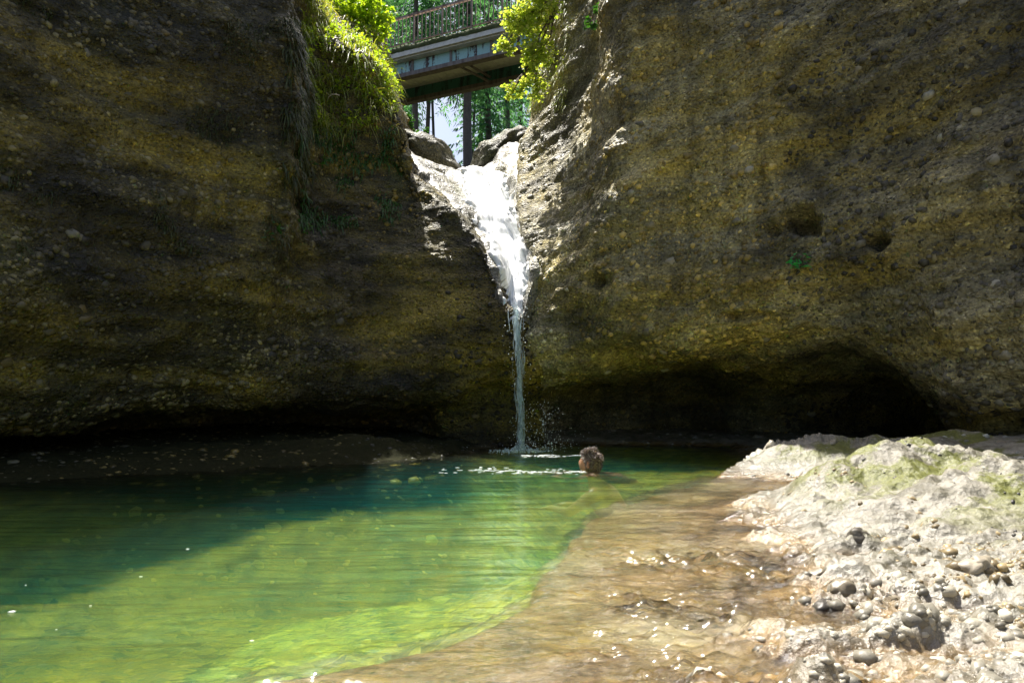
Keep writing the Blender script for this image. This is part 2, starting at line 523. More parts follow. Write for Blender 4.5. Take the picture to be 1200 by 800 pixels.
def rcol(px, D, lip, foot, rec, rows, back=((.2, 1.2, .5), (.8, 6, 3.5)), roofdip=.35):
    c = []
    f = P(px, foot, D + rec)
    c.append(np.array([f[0], f[1], -1.6])); c.append(f)
    c.append(P(px, foot * roofdip + lip * (1 - roofdip), D + rec * .9)); c.append(P(px, lip, D + .05))
    for q in rows: c.append(P(q[2] if len(q) > 2 else px, q[0], D + q[1]))
    for o in back: c.append(c[9] + np.array(o))
    return c

std = lambda lip, top: [(lip - 30, -.18), (lip - 95, -.3), (lip * .5 + 15, -.25), (lip * .25 + 10, -.22), (0, -.2), (top, .0)]
EDGE = [(398, 0, 607), (335, .0, 629), (275, .35, 613), (212, 1.3, 607), (128, 1.9, 622), (-60, 1.75, 652)]
RC = [rcol(606, 11.5, 435, 531, .4, [(398, 0, 607), (335, .0, 629), (275, .0, 625), (212, .5, 640), (128, .6, 650), (-20, .6, 672)]),
      rcol(606, 9.3, 435, 531, .4, [(398, -.9, 609), (335, -.4, 631), (275, .0, 617), (212, .7, 614), (128, 1.2, 630), (-40, 1.1, 660)]),
      rcol(606, 7.95, 435, 531, .45, EDGE),
      rcol(628, 7.85, 432, 531, 1.1, [(400, -.05), (335, -.1, 645), (275, .2, 640), (212, 1.05, 638), (128, 1.4, 650), (-60, 1.2, 680)]),
      rcol(668, 7.7, 430, 531, 2.0, [(398, -.1), (335, -.22, 675), (270, .0, 676), (205, .5, 680), (120, .8, 688), (-70, .6, 715)]),
      rcol(725, 7.45, 418, 530, 2.6, std(424, -225)),
      rcol(800, 7.15, 406, 528, 2.9, std(414, -295)),
      rcol(880, 6.8, 402, 525, 2.5, std(404, -330)),
      rcol(960, 6.45, 404, 521, 2.6, std(402, -345)),
      rcol(1035, 6.1, 418, 517, 2.8, std(404, -350)),
      rcol(1085, 5.85, 448, 512, 2.2, std(424, -350)),
      rcol(1116, 5.65, 472, 508, .5, std(470, -350)),
      rcol(1150, 5.55, 488, 508, .15, std(486, -350)),
      rcol(1220, 5.3, 492, 512, .15, std(490, -320)),
      rcol(1330, 4.95, 496, 520, .2, std(494, -300)),
      wcol(5.4, 3.0, .9, .4, 5.6), wcol(5.8, .5, 1, 0, 5.8), wcol(5.5, -3, 1, 0, 6), wcol(5.8, -8, 1, 0, 6)]
cliff_right = loft(RC, .026, ([False] + [True] * 13 + [False] * 5, [False, True, True, True, True, True, True, True, True, True, False]))

def displace_cliff(G, dip, seed, holes=()):
    n = grid_normals(G)
    q = G.copy(); q[..., 2] = G[..., 2] - dip * G[..., 0]
    s = np.array([1, 1, 1])
    d = .17 * fbm(q * [.55, .55, .9] + seed, 3)
    d += .06 * fbm(q * [1.5, 1.5, 2.4] + seed + 9, 4)
    led = perlin(q * [.5, .5, 5.5] + seed + 4)
    d += .014 * np.sign(led) * np.abs(led) ** .6
    d += .034 * fbm(q * [5, 5, 7] + seed + 2, 4, .6)
    # water-polished near the chute
    d *= 1 - .6 * np.exp(-((G[..., 0] + .25) / 1.0) ** 2) * sstep(7.2, 7.9, G[..., 1]) * sstep(1.0, 1.8, G[..., 2])
    px, py = proj(G)
    for hx, hy, rx, ry, dep in holes:
        e = ((px - hx + 5 * perlin(G * 9)) / rx) ** 2 + ((py - hy + 4 * perlin(G * 8 + 3)) / ry) ** 2
        d -= dep * np.exp(-e ** 1.6)
    return G + n * d[..., None]

# outward normal of the loft points: flip so it looks towards the gorge
def orient(G):
    n = grid_normals(G)
    m = n[..., 1][(G[..., 1] > 5.5) & (G[..., 2] > 1) & (G[..., 2] < 3.5)].mean()
    return m < 0     # True when normal already looks to -Y

L_out = orient(cliff_left); R_out = orient(cliff_right)
if not L_out: cliff_left = cliff_left[::-1]
if not R_out: cliff_right = cliff_right[::-1]
CL = displace_cliff(cliff_left, 0.02, 11.0)
CR = displace_cliff(cliff_right, .42, 53.0, holes=[(938, 260, 19, 12, .34), (1028, 285, 12, 9, .16), (905, 268, 9, 7, .12), (700, 330, 16, 8, .15), (870, 372, 30, 6, .12)])

def in_frame(G, m=60):
    px, py = proj(G)
    return ((px > -m) & (px < 1200 + m) & (py > -m) & (py < 800 + m) & (G[..., 1] > 1)).astype(float)

def make_cliff(name, G, mat, label, seed, count, part_n, cols_kw, along, dip):
    me = mesh_np(name, G.reshape(-1, 3), grid_faces(*G.shape[:2]))
    o = link(name, me, mat)
    tag(o, label, 'cliff', kind='structure')
    N = grid_normals(G)
    q = G.copy(); q[..., 2] -= dip * G[..., 0]
    band = sstep(-.35, .45, perlin(q * [.5, .5, 3.2] + seed) + .5 * perlin(G * 2.1 + seed))
    w = in_frame(G) * (.25 + .75 * band) * (N[..., 1] < .35) * (G[..., 2] > -.05)
    pos, nrm, i, j = scatter(G, N, count, seed, w)
    r = np.random.default_rng(seed + 1)
    size = np.exp(r.normal(math.log(.0175), .52, count))
    coarse = band[i, j] * (perlin(pos * [1.2, 1.2, 2.5] + 70) > .0)
    size *= 1 + .6 * coarse
    size = np.where(size > .055, .02 + .25 * size, size)
    stones(o, pos, nrm, size, pebble_cols(count, seed, **cols_kw), seed, part_n, M_PEB1[name], M_PEB, along, sink=.75)
    return o

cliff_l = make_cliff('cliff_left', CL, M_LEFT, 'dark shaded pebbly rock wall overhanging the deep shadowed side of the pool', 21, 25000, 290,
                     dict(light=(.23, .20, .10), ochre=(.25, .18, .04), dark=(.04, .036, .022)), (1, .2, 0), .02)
cliff_r = make_cliff('cliff_right', CR, M_RIGHT, 'tan pebbly rock wall above the dark cave with slanting layers', 22, 25000, 290,
                     dict(light=(.58, .53, .38), ochre=(.48, .37, .13), dark=(.13, .12, .085)), (1, -.2, .4), .42)

# ------------------------------------------------------------------ chute: scoured trough that carries the fall
CH = []
for (y, D, xl, xr, xc, dl, dr, dc, yl, yr) in [
        (378, 7.74, 594, 612, 603, .05, .05, .0, 376, 376),
        (352, 7.84, 588, 620, 604, .0, .0, .18, 346, 344),
        (325, 8.05, 580, 629, 604, .0, -.1, .32, 318, 312),
        (290, 8.45, 565, 624, 602, -.1, -.2, .42, 284, 276),
        (255, 9.0, 540, 613, 590, -.1, -.1, .45, 246, 240),
        (225, 9.8, 510, 609, 575, -.3, -.2, .4, 213, 208),
        (202, 11.0, 478, 606, 552, -.7, -.3, .2, 186, 180),
        (201, 12.6, 460, 604, 548, -.5, .0, .0, 170, 160),
        (220, 15.5, 440, 620, 545, .0, .3, .0, 160, 150)]:
    L = P(xl, yl, D + dl); R = P(xr, yr, D + dr); C = P(xc, y, D + dc)
    L0 = L + np.array([-.5, .25, -.25]); R0 = R + np.array([.5, .25, -.25])
    CH.append([L0, L, L * .5 + C * .5 + np.array([0, .05, -.05]), C, R * .5 + C * .5 + np.array([0, .05, -.05]), R, R0])
chute_base = loft(CH, .024)
if grid_normals(chute_base)[..., 1].mean() > 0: chute_base = chute_base[:, ::-1]
def chute_disp(G):
    n = grid_normals(G)
    d = .10 * fbm(G * [1.6, 1.6, 1.2] + 5, 3) + .014 * fbm(G * 6 + 8, 4, .6)
    return G + n * d[..., None]
CHG = chute_disp(chute_base)
M_CHUTE = rock_mat('rock_chute', (.2, .19, .15), (.38, .36, .30), (.33, .30, .19), dip=.3, moss=(.12, .14, .03), mossamt=.45, rough=.4, coat=.8)
tag(link('chute_rock', mesh_np('chute_rock', CHG.reshape(-1, 3), grid_faces(*CHG.shape[:2])), M_CHUTE), 'pale scoured rock trough that funnels the waterfall between the cliffs', 'rock', kind='structure')

# ------------------------------------------------------------------ stream bed: pool basin, banks, wet rock sheet, mound
EDGE_PX = [(868, 553), (800, 567), (760, 578), (712, 598), (694, 622), (688, 645), (650, 686), (600, 716), (540, 742), (460, 762), (400, 772), (320, 786), (240, 803)]
EDGE_W = [PZ(*q)[:2] for q in EDGE_PX] + [np.array([-1.3, 1.05]), np.array([-2.4, .35]), np.array([-4.3, -.3])]
SHORE_PX = [(-90, 574), (0, 567), (120, 561), (250, 554), (390, 546), (480, 540), (545, 533)]
SHORE_W = [np.array([-4.8, 2.4])] + [PZ(*q)[:2] for q in SHORE_PX] + [np.array([-.1, 8.0]), np.array([.8, 8.3]), np.array([1.7, 8.3]), np.array([2.4, 8.0]), np.array([2.25, 6.6]), np.array([2.0, 5.8])]
POLY = np.array(EDGE_W + SHORE_W)

def seg_dist(x, y, pts):
    best = np.full(x.shape, 1e9)
    for a, b in zip(pts[:-1], pts[1:]):
        d = b - a; L2 = (d * d).sum() + 1e-12
        t = np.clip(((x - a[0]) * d[0] + (y - a[1]) * d[1]) / L2, 0, 1)
        best = np.minimum(best, np.hypot(x - a[0] - t * d[0], y - a[1] - t * d[1]))
    return best

def inside(x, y, poly):
    c = np.zeros(x.shape, bool)
    for a, b in zip(poly, np.roll(poly, -1, 0)):
        cond = (a[1] > y) != (b[1] > y)
        with np.errstate(all='ignore'):
            c ^= cond & (x < (b[0] - a[0]) * (y - a[1]) / (b[1] - a[1]) + a[0])
    return c

def gauss(x, y, cx, cy, rx, ry, rot=0.0):
    c, s = math.cos(rot), math.sin(rot)
    u = ((x - cx) * c + (y - cy) * s) / rx; v = (-(x - cx) * s + (y - cy) * c) / ry
    return np.exp(-(u * u + v * v))

def bed_height(x, y):
    z0 = np.zeros_like(x)
    p3 = np.stack([x, y, z0], -1)
    wob = .05 * perlin(p3 * 2.2 + 3) + .025 * perlin(p3 * 6)
    de = seg_dist(x, y, EDGE_W); ds = seg_dist(x, y, SHORE_W)
    ins = inside(x, y, POLY)
    # signed distance to the sheet's rim, negative over the pool
    sd = np.where(ins, -1.0, 1.0) * np.where(ins | (de < ds), de, 9.0) + wob * 1.2 + .07
    q = np.maximum(-sd, 0)
    depth = .36 * sstep(.0, .09, q) + .20 * sstep(.2, 1.0, q) + (.16 + .75 * sstep(3.6, 5.2, y + .35 * x)) * sstep(.7, 2.4, q)
    depth = np.minimum(depth, .05 + .8 * ds)
    bed = -.05 - depth + .04 * fbm(p3 * 3.1 + 8, 4) * sstep(0, .4, q)
    # wet sheet and rising rock on the sunny side
    dd = np.maximum(sd, 0)
    sheet = -.05 + .03 * np.minimum(dd, 1) + .06 * sstep(.45, 1.5, dd) * np.clip(dd, 0, 2.0) + .020 * fbm(p3 * [1.6, 3.0, 1] + 21, 4) * sstep(-.1, .25, sd)
    sheet += .030 * sstep(.1, .9, dd) * fbm(p3 * [5, 8, 1] + 2, 5, .6)
    m = .25 * gauss(x, y, 2.12, 3.75, .66, .48, .35) + .12 * gauss(x, y, 1.95, 3.1, .5, .45) + .50 * gauss(x, y, 3.05, 5.5, 1.3, .55, -.1) + .3 * gauss(x, y, 4.4, 4.4, 1.2, 1.2) + .16 * gauss(x, y, 2.6, 2.2, .8, .7)
    rough = sstep(.05, .2, m)
    sheet += m * (1 + .45 * fbm(p3 * 1.8 + 40, 4)) + rough * (.03 * fbm(p3 * 4.5 + 12, 5, .6) + .06 * np.abs(perlin(p3 * [2.2, 3.4, 1] + 33)) - .02)
    dry = sstep(-.03, .05, sheet) * sstep(.15, .5, dd)
    wl = worley(p3[..., :2] * [22, 24] + .8 * perlin(p3 * 6)[..., None]); wl2 = worley(p3[..., :2] * [11, 12] + 5.5 + .8 * perlin(p3 * 4)[..., None])
    amp = (.25 + .75 * sstep(-.3, .3, perlin(p3 * 2.3 + 71))) * (.25 + .75 * sstep(2.6, 2.1, y))
    sheet += dry * amp * (.016 * np.sqrt(np.clip(1 - (wl / .62) ** 2, 0, 1)) + .022 * np.sqrt(np.clip(1 - (wl2 / .6) ** 2, 0, 1)) * (perlin(p3 * 3.3 + 5) > .05)) + dry * .012 * fbm(p3 * 13 + 3, 3)
    # broken low ribs of rock that the film of water runs round
    rib = sstep(.12, .5, perlin(p3 * [2.2, 3.2, 1] + 91) + .45 * perlin(p3 * [6, 8, 1] + 4)) * sstep(.25, .7, dd) * sstep(3.6, 2.6, y)
    sheet += rib * (.035 + .018 * fbm(p3 * [12, 15, 1], 3))
    # bank under the dark wall
    bank = -.03 + .09 * ds + .06 * sstep(.1, .5, ds) + .05 * fbm(p3 * 3.5 + 31, 4) + .12 * gauss(x, y, -1.45, 6.8, .62, .3)
    bank = np.minimum(bank, .4)
    back = -.35 + .04 * fbm(p3 * 3, 3)
    near_edge = de < ds
    out = np.where(near_edge, sheet, bank)
    k = sstep(-.35, .35, ds - de)
    out = bank * (1 - k) + sheet * k
    cave = sstep(6.1, 6.9, y) * sstep(.3, .9, x)
    out = out * (1 - cave) + np.minimum(out, .12 + .05 * fbm(p3 * 3, 3)) * cave
    t = sstep(-.02, .03, np.where(ins, -1, 1) * np.minimum(de, ds))
    return np.where(ins, bed, out)

def nonuni(lo, hi, zones, base):
    """grid lines with finer spacing inside zones [(a,b,h)]"""
    q = [lo]
    while q[-1] < hi:
        h = base
        for a, b, s in zones:
            d = max(a - q[-1], q[-1] - b, 0)
            h = min(h, s + d * .06)
        q.append(q[-1] + h)
    return np.array(q)
gx = nonuni(-9, 9, [(-.8, 2.4, .0135), (-3.5, 4.2, .04)], .3)
gy = nonuni(-9, 11, [(1.2, 3.2, .0115), (3.2, 6.5, .025), (6.5, 8, .05)], .3)
X, Y = np.meshgrid(gx, gy, indexing='ij')
BED = np.stack([X, Y, bed_height(X, Y)], -1)
def bed_mat():
    m, nt, _, _ = new_mat('stream_rock'); b = NB(nt)
    v = b.coords()
    geo = b.n('NewGeometry'); sep = b.n('SeparateXYZ'); b.l(geo.outputs['Position'], sep.inputs[0])
    z = sep.outputs[2]
    big = b.noise(b.coords((1, 1.8, 1)), 1.7, 5, .6)
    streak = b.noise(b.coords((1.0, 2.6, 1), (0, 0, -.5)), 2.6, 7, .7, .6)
    fine = b.noise(v, 60, 5, .7)
    mid = b.noise(v, 14, 6, .65)
    dry = b.mix((.16, .148, .115), (.40, .375, .31), mid)
    dry = b.mix(dry, (.12, .11, .075), b.ramp(b.noise(v, 5.5, 6, .65), [(.47, 0.0), (.62, 1.0)]))
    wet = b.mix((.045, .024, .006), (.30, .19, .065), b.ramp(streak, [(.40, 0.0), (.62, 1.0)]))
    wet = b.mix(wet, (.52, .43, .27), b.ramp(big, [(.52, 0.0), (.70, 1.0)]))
    deep = b.mix((.12, .10, .008), (.78, .58, .035), b.ramp(b.voro(b.coords((1, 1.9, 1)), 12, 'F1', 'Color'), [(.1, 0.0), (.9, 1.0)]))
    zs = b.math('ADD', z, b.math('MULTIPLY', b.math('SUBTRACT', mid, .5), .05))
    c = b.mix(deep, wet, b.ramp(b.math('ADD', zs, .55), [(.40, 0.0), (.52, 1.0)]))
    c = b.mix(c, dry, b.ramp(b.math('ADD', zs, .5), [(.505, 0.0), (.56, 1.0)]))
    # moss on the mound; dark olive tone over the wall-side bank by position
    ms = b.noise(b.coords((1.2, 1.6, 1)), 2.6, 6, .65)
    mfac = b.math('MULTIPLY', b.ramp(ms, [(.48, 0.0), (.54, 1.0)]), b.ramp(z, [(.07, 0.0), (.2, 1.0)]))
    c = b.mix(c, b.mix((.035, .05, .004), (.20, .21, .014), fine), b.math('MULTIPLY', mfac, .9))
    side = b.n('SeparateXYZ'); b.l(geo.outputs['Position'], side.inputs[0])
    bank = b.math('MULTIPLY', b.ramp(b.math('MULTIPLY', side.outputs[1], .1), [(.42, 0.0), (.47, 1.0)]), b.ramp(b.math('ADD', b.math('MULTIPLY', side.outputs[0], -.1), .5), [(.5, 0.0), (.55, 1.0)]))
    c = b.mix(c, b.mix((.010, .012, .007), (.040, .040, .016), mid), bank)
    c = b.mix(c, b.mix((.45, .45, .45), (1.45, 1.45, 1.45), fine), .8, 'MULTIPLY')
    p = b.n('BsdfPrincipled'); b.l(c, p.inputs['Base Color']); b.l(b.math('SUBTRACT', .5, b.math('MULTIPLY', bank, .45)), p.inputs['Specular IOR Level'])
    cw = b.math('MULTIPLY', b.ramp(b.math('ADD', zs, .5), [(.53, 1.0), (.68, .45)]), b.math('SUBTRACT', 1.0, bank)); b.l(cw, p.inputs['Coat Weight']); p.inputs['Coat Roughness'].default_value = .2; p.inputs['Coat IOR'].default_value = 1.4
    rg = b.ramp(b.math('ADD', zs, .5), [(.51, .12), (.60, .62)])
    b.l(b.math('MAXIMUM', rg, b.math('MULTIPLY', bank, .8)), p.inputs['Roughness'])
    n1 = b.bump(mid, .5, .03)
    nn = b.bump(b.math('ADD', fine, b.voro(v, 40)), .6, .010, n1); b.l(nn, p.inputs['Normal']); b.l(nn, p.inputs['Coat Normal'])
    b.out(p.outputs[0]); return m
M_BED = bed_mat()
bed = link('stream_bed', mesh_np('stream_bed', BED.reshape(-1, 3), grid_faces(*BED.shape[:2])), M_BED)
tag(bed, 'pale rock stream bed with pool basin, wet brown sheet and mossy mound', 'stream bed', kind='structure')

# stones set in the bed
NB_ = grid_normals(BED)
px, py = proj(BED)
zb = BED[..., 2]
infr = in_frame(BED, 30) * (py > 470)
deF = seg_dist(X, Y, EDGE_W)
rocky = infr * (zb > -.012) * (X > .2) * (.12 + sstep(.02, .12, zb)) * (Y < 4.8) * np.where(Y > 2.1, .12, 1.0) * (.15 + .85 * sstep(-.15, .25, perlin(np.stack([X, Y, Y * 0], -1) * 1.9 + 61) + .45 * (Y < 2.3) - .35 * (Y > 2.7)))
rocky2 = infr * (zb > -.01) * (Y >= 4.2) * (X > 1.2)
bankw = infr * (zb > -.02) * (X < 0) * (Y > 3)
poolw = infr * (zb < -.12) * (Y < 7) * (X > -3)
POS, NRM, SIZ, COLS = [], [], [], []
for w, cnt, sd, med, sig, mx, kw in (
        (rocky / (.35 + .22 * Y), 2600, 31, .0115, .5, .034, dict(light=(.42, .39, .31), ochre=(.30, .23, .12), dark=(.09, .085, .07))),
        (rocky2, 1500, 32, .024, .45, .07, dict(light=(.34, .34, .3), ochre=(.25, .22, .12), dark=(.12, .12, .10))),
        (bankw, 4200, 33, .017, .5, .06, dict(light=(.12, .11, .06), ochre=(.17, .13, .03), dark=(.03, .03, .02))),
        (poolw, 1100, 34, .028, .5, .07, dict(light=(.5, .38, .04), ochre=(.42, .27, .03), dark=(.1, .085, .01)))):
    p_, n_, i_, j_ = scatter(BED, NB_, cnt, sd, w)
    s_ = np.minimum(np.exp(np.random.default_rng(sd).normal(math.log(med), sig, cnt)), mx)
    if sd == 31: s_ *= np.where(p_[:, 1] > 2.6, .75, .65 + .22 * p_[:, 1])
    POS.append(p_); NRM.append(n_); SIZ.append(s_); COLS.append(pebble_cols(cnt, sd, **kw))
M_COB1 = stone_mat('cobble_single', [(0, (.06, .055, .05)), (.25, (.20, .17, .12)), (.6, (.33, .29, .22)), (1, (.46, .42, .34))], rough=.35)
M_COB2 = attr_mat('cobble_joined', rough=.4, gain=1.0)
for k, nm in ((slice(0, 2), 'cobble'), ):
    stones(bed, np.concatenate(POS[k]), np.concatenate(NRM[k]), np.concatenate(SIZ[k]), np.concatenate(COLS[k]), 77, 290, M_COB1, M_COB2, (1, .2, 0), flat=(.55, .85), sink=.95, part_name='cobble')
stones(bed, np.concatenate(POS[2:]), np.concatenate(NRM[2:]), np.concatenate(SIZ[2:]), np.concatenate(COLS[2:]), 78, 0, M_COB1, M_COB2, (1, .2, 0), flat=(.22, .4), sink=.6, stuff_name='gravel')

# ------------------------------------------------------------------ water
FALL = np.array([P(611, 529, 7.45)[0], 7.45])
BEDZ = bed_height
def ripple(x, y):
    p = np.stack([x, y, x * 0], -1)
    r = np.hypot(x - FALL[0], y - FALL[1])
    w = .007 * perlin(p * [1.3, 5.5, 1]) + .0055 * perlin(p * [2.4, 12, 1] + 7) + .003 * perlin(p * [6, 26, 1] + 3)
    w += .010 * np.exp(-r / 1.4) * np.sin(r * 26 + 3 * perlin(p * 2)) + .010 * np.exp(-(r / .5) ** 2) * perlin(p * 18)
    sh = sstep(-.05, .05, BEDZ(x, y) + .045)
    w += sh * (.022 * perlin(p * [9, 13, 1] + 5) + .034 * perlin(p * [20, 30, 1] + 9)) * (.25 + 1.3 * sstep(-.25, .35, perlin(p * 1.7 + 50)) * sstep(3.3, 2.4, y) * (.3 + .7 * sstep(.05, .5, x)))
    w += .006 * np.exp(-((y - 5.55) / .28) ** 2 - ((x - .05) / .75) ** 2) * perlin(p * [14, 30, 1] + 2)
    rs = np.hypot(x - .66, (y - 5.6))
    w += .008 * np.exp(-rs / .5) * np.sin(rs * 30 + 2 * perlin(p * 3))
    return w
wx = nonuni(-5.4, 3.3, [(-.6, 1.6, .0145), (-2, 2.2, .045)], .09); wy = nonuni(-1.2, 9.2, [(1.25, 3.3, .0105), (3.3, 6.0, .022)], .06)
WX, WY = np.meshgrid(wx, wy, indexing='ij')
W = np.stack([WX, WY, ripple(WX, WY)], -1)
nu, nv = W.shape[:2]
top = grid_faces(nu, nv)
Vw = W.reshape(-1, 3); low = Vw.copy(); low[:, 2] = -2.4
idx = np.arange(nu * nv).reshape(nu, nv)
loop = np.concatenate([idx[:, 0], idx[-1, 1:], idx[-2::-1, -1], idx[0, -2:0:-1]])
m = len(loop)
bv = low[loop]; o0 = len(Vw)
side = np.array([[loop[(k + 1) % m], loop[k], o0 + k, o0 + (k + 1) % m] for k in range(m)])
me = bpy.data.meshes.new('pool_water')
vall = np.concatenate([Vw, bv])
faces = [tuple(f) for f in np.concatenate([top, side])] + [tuple(range(o0 + m - 1, o0 - 1, -1))]
me.from_pydata(vall.tolist(), [], faces); me.update()
me.polygons.foreach_set('use_smooth', np.array([True] * len(top) + [False] * (m + 1)))
def water_mat():
    m, nt, _, _ = new_mat('pool_water'); b = NB(nt)
    n1 = b.noise(b.coords((.6, 2.8, 1)), 7, 4, .6, .3)
    n2 = b.noise(b.coords((.7, 2.4, 1)), 26, 3, .55)
    bp = b.bump(b.math('ADD', n1, b.math('MULTIPLY', n2, .35)), .25, .02)
    fr = b.n('Fresnel'); fr.inputs['IOR'].default_value = 1.33; b.l(bp, fr.inputs['Normal'])
    gl = b.n('BsdfGlossy'); gl.inputs['Roughness'].default_value = .085; b.l(bp, gl.inputs['Normal'])
    rf = b.n('BsdfRefraction'); rf.inputs['IOR'].default_value = 1.33; rf.inputs['Roughness'].default_value = 0.0; b.l(bp, rf.inputs['Normal'])
    tr = b.n('BsdfTransparent')
    mt = b.n('MixShader'); mt.inputs[0].default_value = .45
    b.l(tr.outputs[0], mt.inputs[1]); b.l(rf.outputs[0], mt.inputs[2])
    mx = b.n('MixShader'); b.l(fr.outputs[0], mx.inputs[0]); b.l(mt.outputs[0], mx.inputs[1]); b.l(gl.outputs[0], mx.inputs[2])
    ab = b.n('VolumeAbsorption'); ab.inputs['Color'].default_value = (.12, .87, .50, 1); ab.inputs['Density'].default_value = .42
    sc = b.n('VolumeScatter'); sc.inputs['Color'].default_value = (.0, .46, .60, 1); sc.inputs['Density'].default_value = .13; sc.inputs['Anisotropy'].default_value = .2
    ad = b.n('AddShader'); b.l(ab.outputs[0], ad.inputs[0]); b.l(sc.outputs[0], ad.inputs[1])
    b.out(mx.outputs[0], ad.outputs[0]); return m
M_WATER = water_mat()
tag(link('pool_water', me, M_WATER), 'clear emerald green pool water with small ripples', 'water', kind='structure')

# ------------------------------------------------------------------ waterfall
def foam_mat(name, col, rough, trans, alpha=1.0):
    m, nt, _, _ = new_mat(name); b = NB(nt)
    p = b.n('BsdfPrincipled'); p.inputs['Base Color'].default_value = (*col, 1); p.inputs['Roughness'].default_value = rough
    p.inputs['Specular IOR Level'].default_value = .8; p.inputs['Coat Weight'].default_value = 1.0 if rough < .3 and alpha == 1 else 0.0; p.inputs['Coat Roughness'].default_value = .45
    t = b.n('BsdfTranslucent'); t.inputs['Color'].default_value = (*col, 1)
    mx = b.n('MixShader'); mx.inputs[0].default_value = trans; b.l(p.outputs[0], mx.inputs[1]); b.l(t.outputs[0], mx.inputs[2])
    nz = b.noise(b.coords((1, 1, .35)), 26, 5, .65)
    b.l(b.bump(nz, .5, .02), p.inputs['Normal'])
    if alpha < 1:
        tr = b.n('BsdfTransparent'); m2 = b.n('MixShader')
        gaps = b.ramp(b.noise(b.coords((1, 1, .3)), 34, 4, .6), [(.38, alpha * .35), (.62, alpha)])
        b.l(gaps, m2.inputs[0]); b.l(tr.outputs[0], m2.inputs[1]); b.l(mx.outputs[0], m2.inputs[2]); b.out(m2.outputs[0])
    else: b.out(mx.outputs[0])
    return m
M_FOAM = foam_mat('white_water', (.90, .93, .95), .2, .45)
M_STREAM = foam_mat('falling_water', (.74, .87, .92), .08, .4, .9)

nu, nv = CHG.shape[:2]
Nch = grid_normals(CHG)
fu = np.linspace(0, 1, nu)[:, None]; fv = np.linspace(0, 1, nv)[None]
cpx, cpy = proj(CHG)
lo = np.interp(cpy, [195, 205, 235, 270, 300, 340, 372], [541, 540, 549, 562, 576, 592, 597])
hi = np.interp(cpy, [195, 205, 235, 270, 300, 340, 372], [552, 596, 600, 610, 620, 618, 609])
e = np.minimum(cpx - lo, hi - cpx) / 9 + .8 * perlin(CHG * 5) + .4 * perlin(CHG * 13)
cover = sstep(-.6, .7, e)
# smooth carrying surface, streaks follow the flow (first grid axis)
low = chute_base + grid_normals(chute_base) * (.10 * fbm(chute_base * [1.6, 1.6, 1.2] + 5, 3) + .012 * fbm(chute_base * 3 + 8, 2))[..., None]
fp = np.stack([fv * np.ones_like(fu) * 46 + .7 * perlin(chute_base * 2), fu * np.ones_like(fv) * 7, 0 * cpx], -1)
st = perlin(fp) + .7 * perlin(fp * [2.3, 1.7, 1] + 4) + .5 * perlin(fp * [5, 3.5, 1] + 8)
off = -.06 + .10 * cover + cover * (.013 * perlin(fp * [.6, .7, 1]) + .008 * st)
WF = low + grid_normals(low) * off[..., None]
thick = np.clip(cover * (.82 + .8 * st) - .12 * (1 - cover), 0, 1)
keep = (cover[:-1, :-1] > .02) & (CHG[:-1, :-1, 1] < 12.6)
fc = grid_faces(nu, nv)[keep.ravel()]
us, inv = np.unique(fc, return_inverse=True)
wme = mesh_np('waterfall', WF.reshape(-1, 3)[us], inv.reshape(-1, 4))
add_attr(wme, 'foam', np.repeat(thick.reshape(-1)[us][:, None], 3, 1))
def chute_water_mat():
    m, nt, _, _ = new_mat('chute_water'); b = NB(nt)
    at = b.n('Attribute'); at.attribute_name = 'foam'
    p = b.n('BsdfPrincipled'); p.inputs['Base Color'].default_value = (.93, .95, .96, 1); p.inputs['Roughness'].default_value = .4
    p.inputs['Coat Weight'].default_value = 1.0; p.inputs['Coat Roughness'].default_value = .42; p.inputs['Specular IOR Level'].default_value = .7
    nz = b.noise(b.coords((1, .5, .5)), 60, 3, .6); b.l(b.bump(nz, .25, .01), p.inputs['Normal'])
    t = b.n('BsdfTransparent')
    g = b.n('BsdfGlossy'); g.inputs['Roughness'].default_value = .3
    w = b.n('MixShader'); w.inputs[0].default_value = .14; b.l(t.outputs[0], w.inputs[1]); b.l(g.outputs[0], w.inputs[2])
    mx = b.n('MixShader'); b.l(b.ramp(at.outputs['Fac'], [(.12, 0.0), (.5, 1.0)]), mx.inputs[0]); b.l(w.outputs[0], mx.inputs[1]); b.l(p.outputs[0], mx.inputs[2])
    b.out(mx.outputs[0]); return m
fall = link('waterfall', wme, chute_water_mat())
tag(fall, 'white waterfall sliding down the rock trough and dropping thinly into the pool', 'waterfall', kind='structure')
r = np.random.default_rng(5)
top_p = P(602, 352, 7.72); bot_p = np.array([FALL[0], FALL[1], -.01])
sm = MB()
def fall_at(t, w=0.0, w2=0.0):
    h = np.sqrt(np.clip(t, 0, 1))
    return np.stack([top_p[0] + (bot_p[0] - top_p[0]) * h + w, top_p[1] + (bot_p[1] - top_p[1]) * h + w2, top_p[2] + (bot_p[2] - top_p[2]) * t], -1)
for k in range(300):
    # broken strands: short, wavy, thinner towards both ends
    t0 = r.random() ** .9; L = r.uniform(.05, .22) if k > 30 else r.uniform(.3, .8)
    t = np.linspace(t0, min(t0 + L, 1.0), 10)
    sig = .019 * (1.35 - .75 * t0) * r.uniform(.4, 1.5)
    w = sig * r.normal(); w2 = sig * .8 * r.normal()
    ph = r.random() * 6
    q = fall_at(t, w + .006 * np.sin(ph + 40 * t) + .003 * np.sin(t * 19), w2 + .006 * np.cos(ph + 33 * t))
    rad = r.uniform(.0014, .0048) * (np.sin(np.linspace(.15, math.pi - .1, 10)) ** .6) * (1 + .35 * np.sin(ph + 70 * t))
    sm.tube(q, rad, 6)
sm.build('falling_stream', M_STREAM, fall, True)
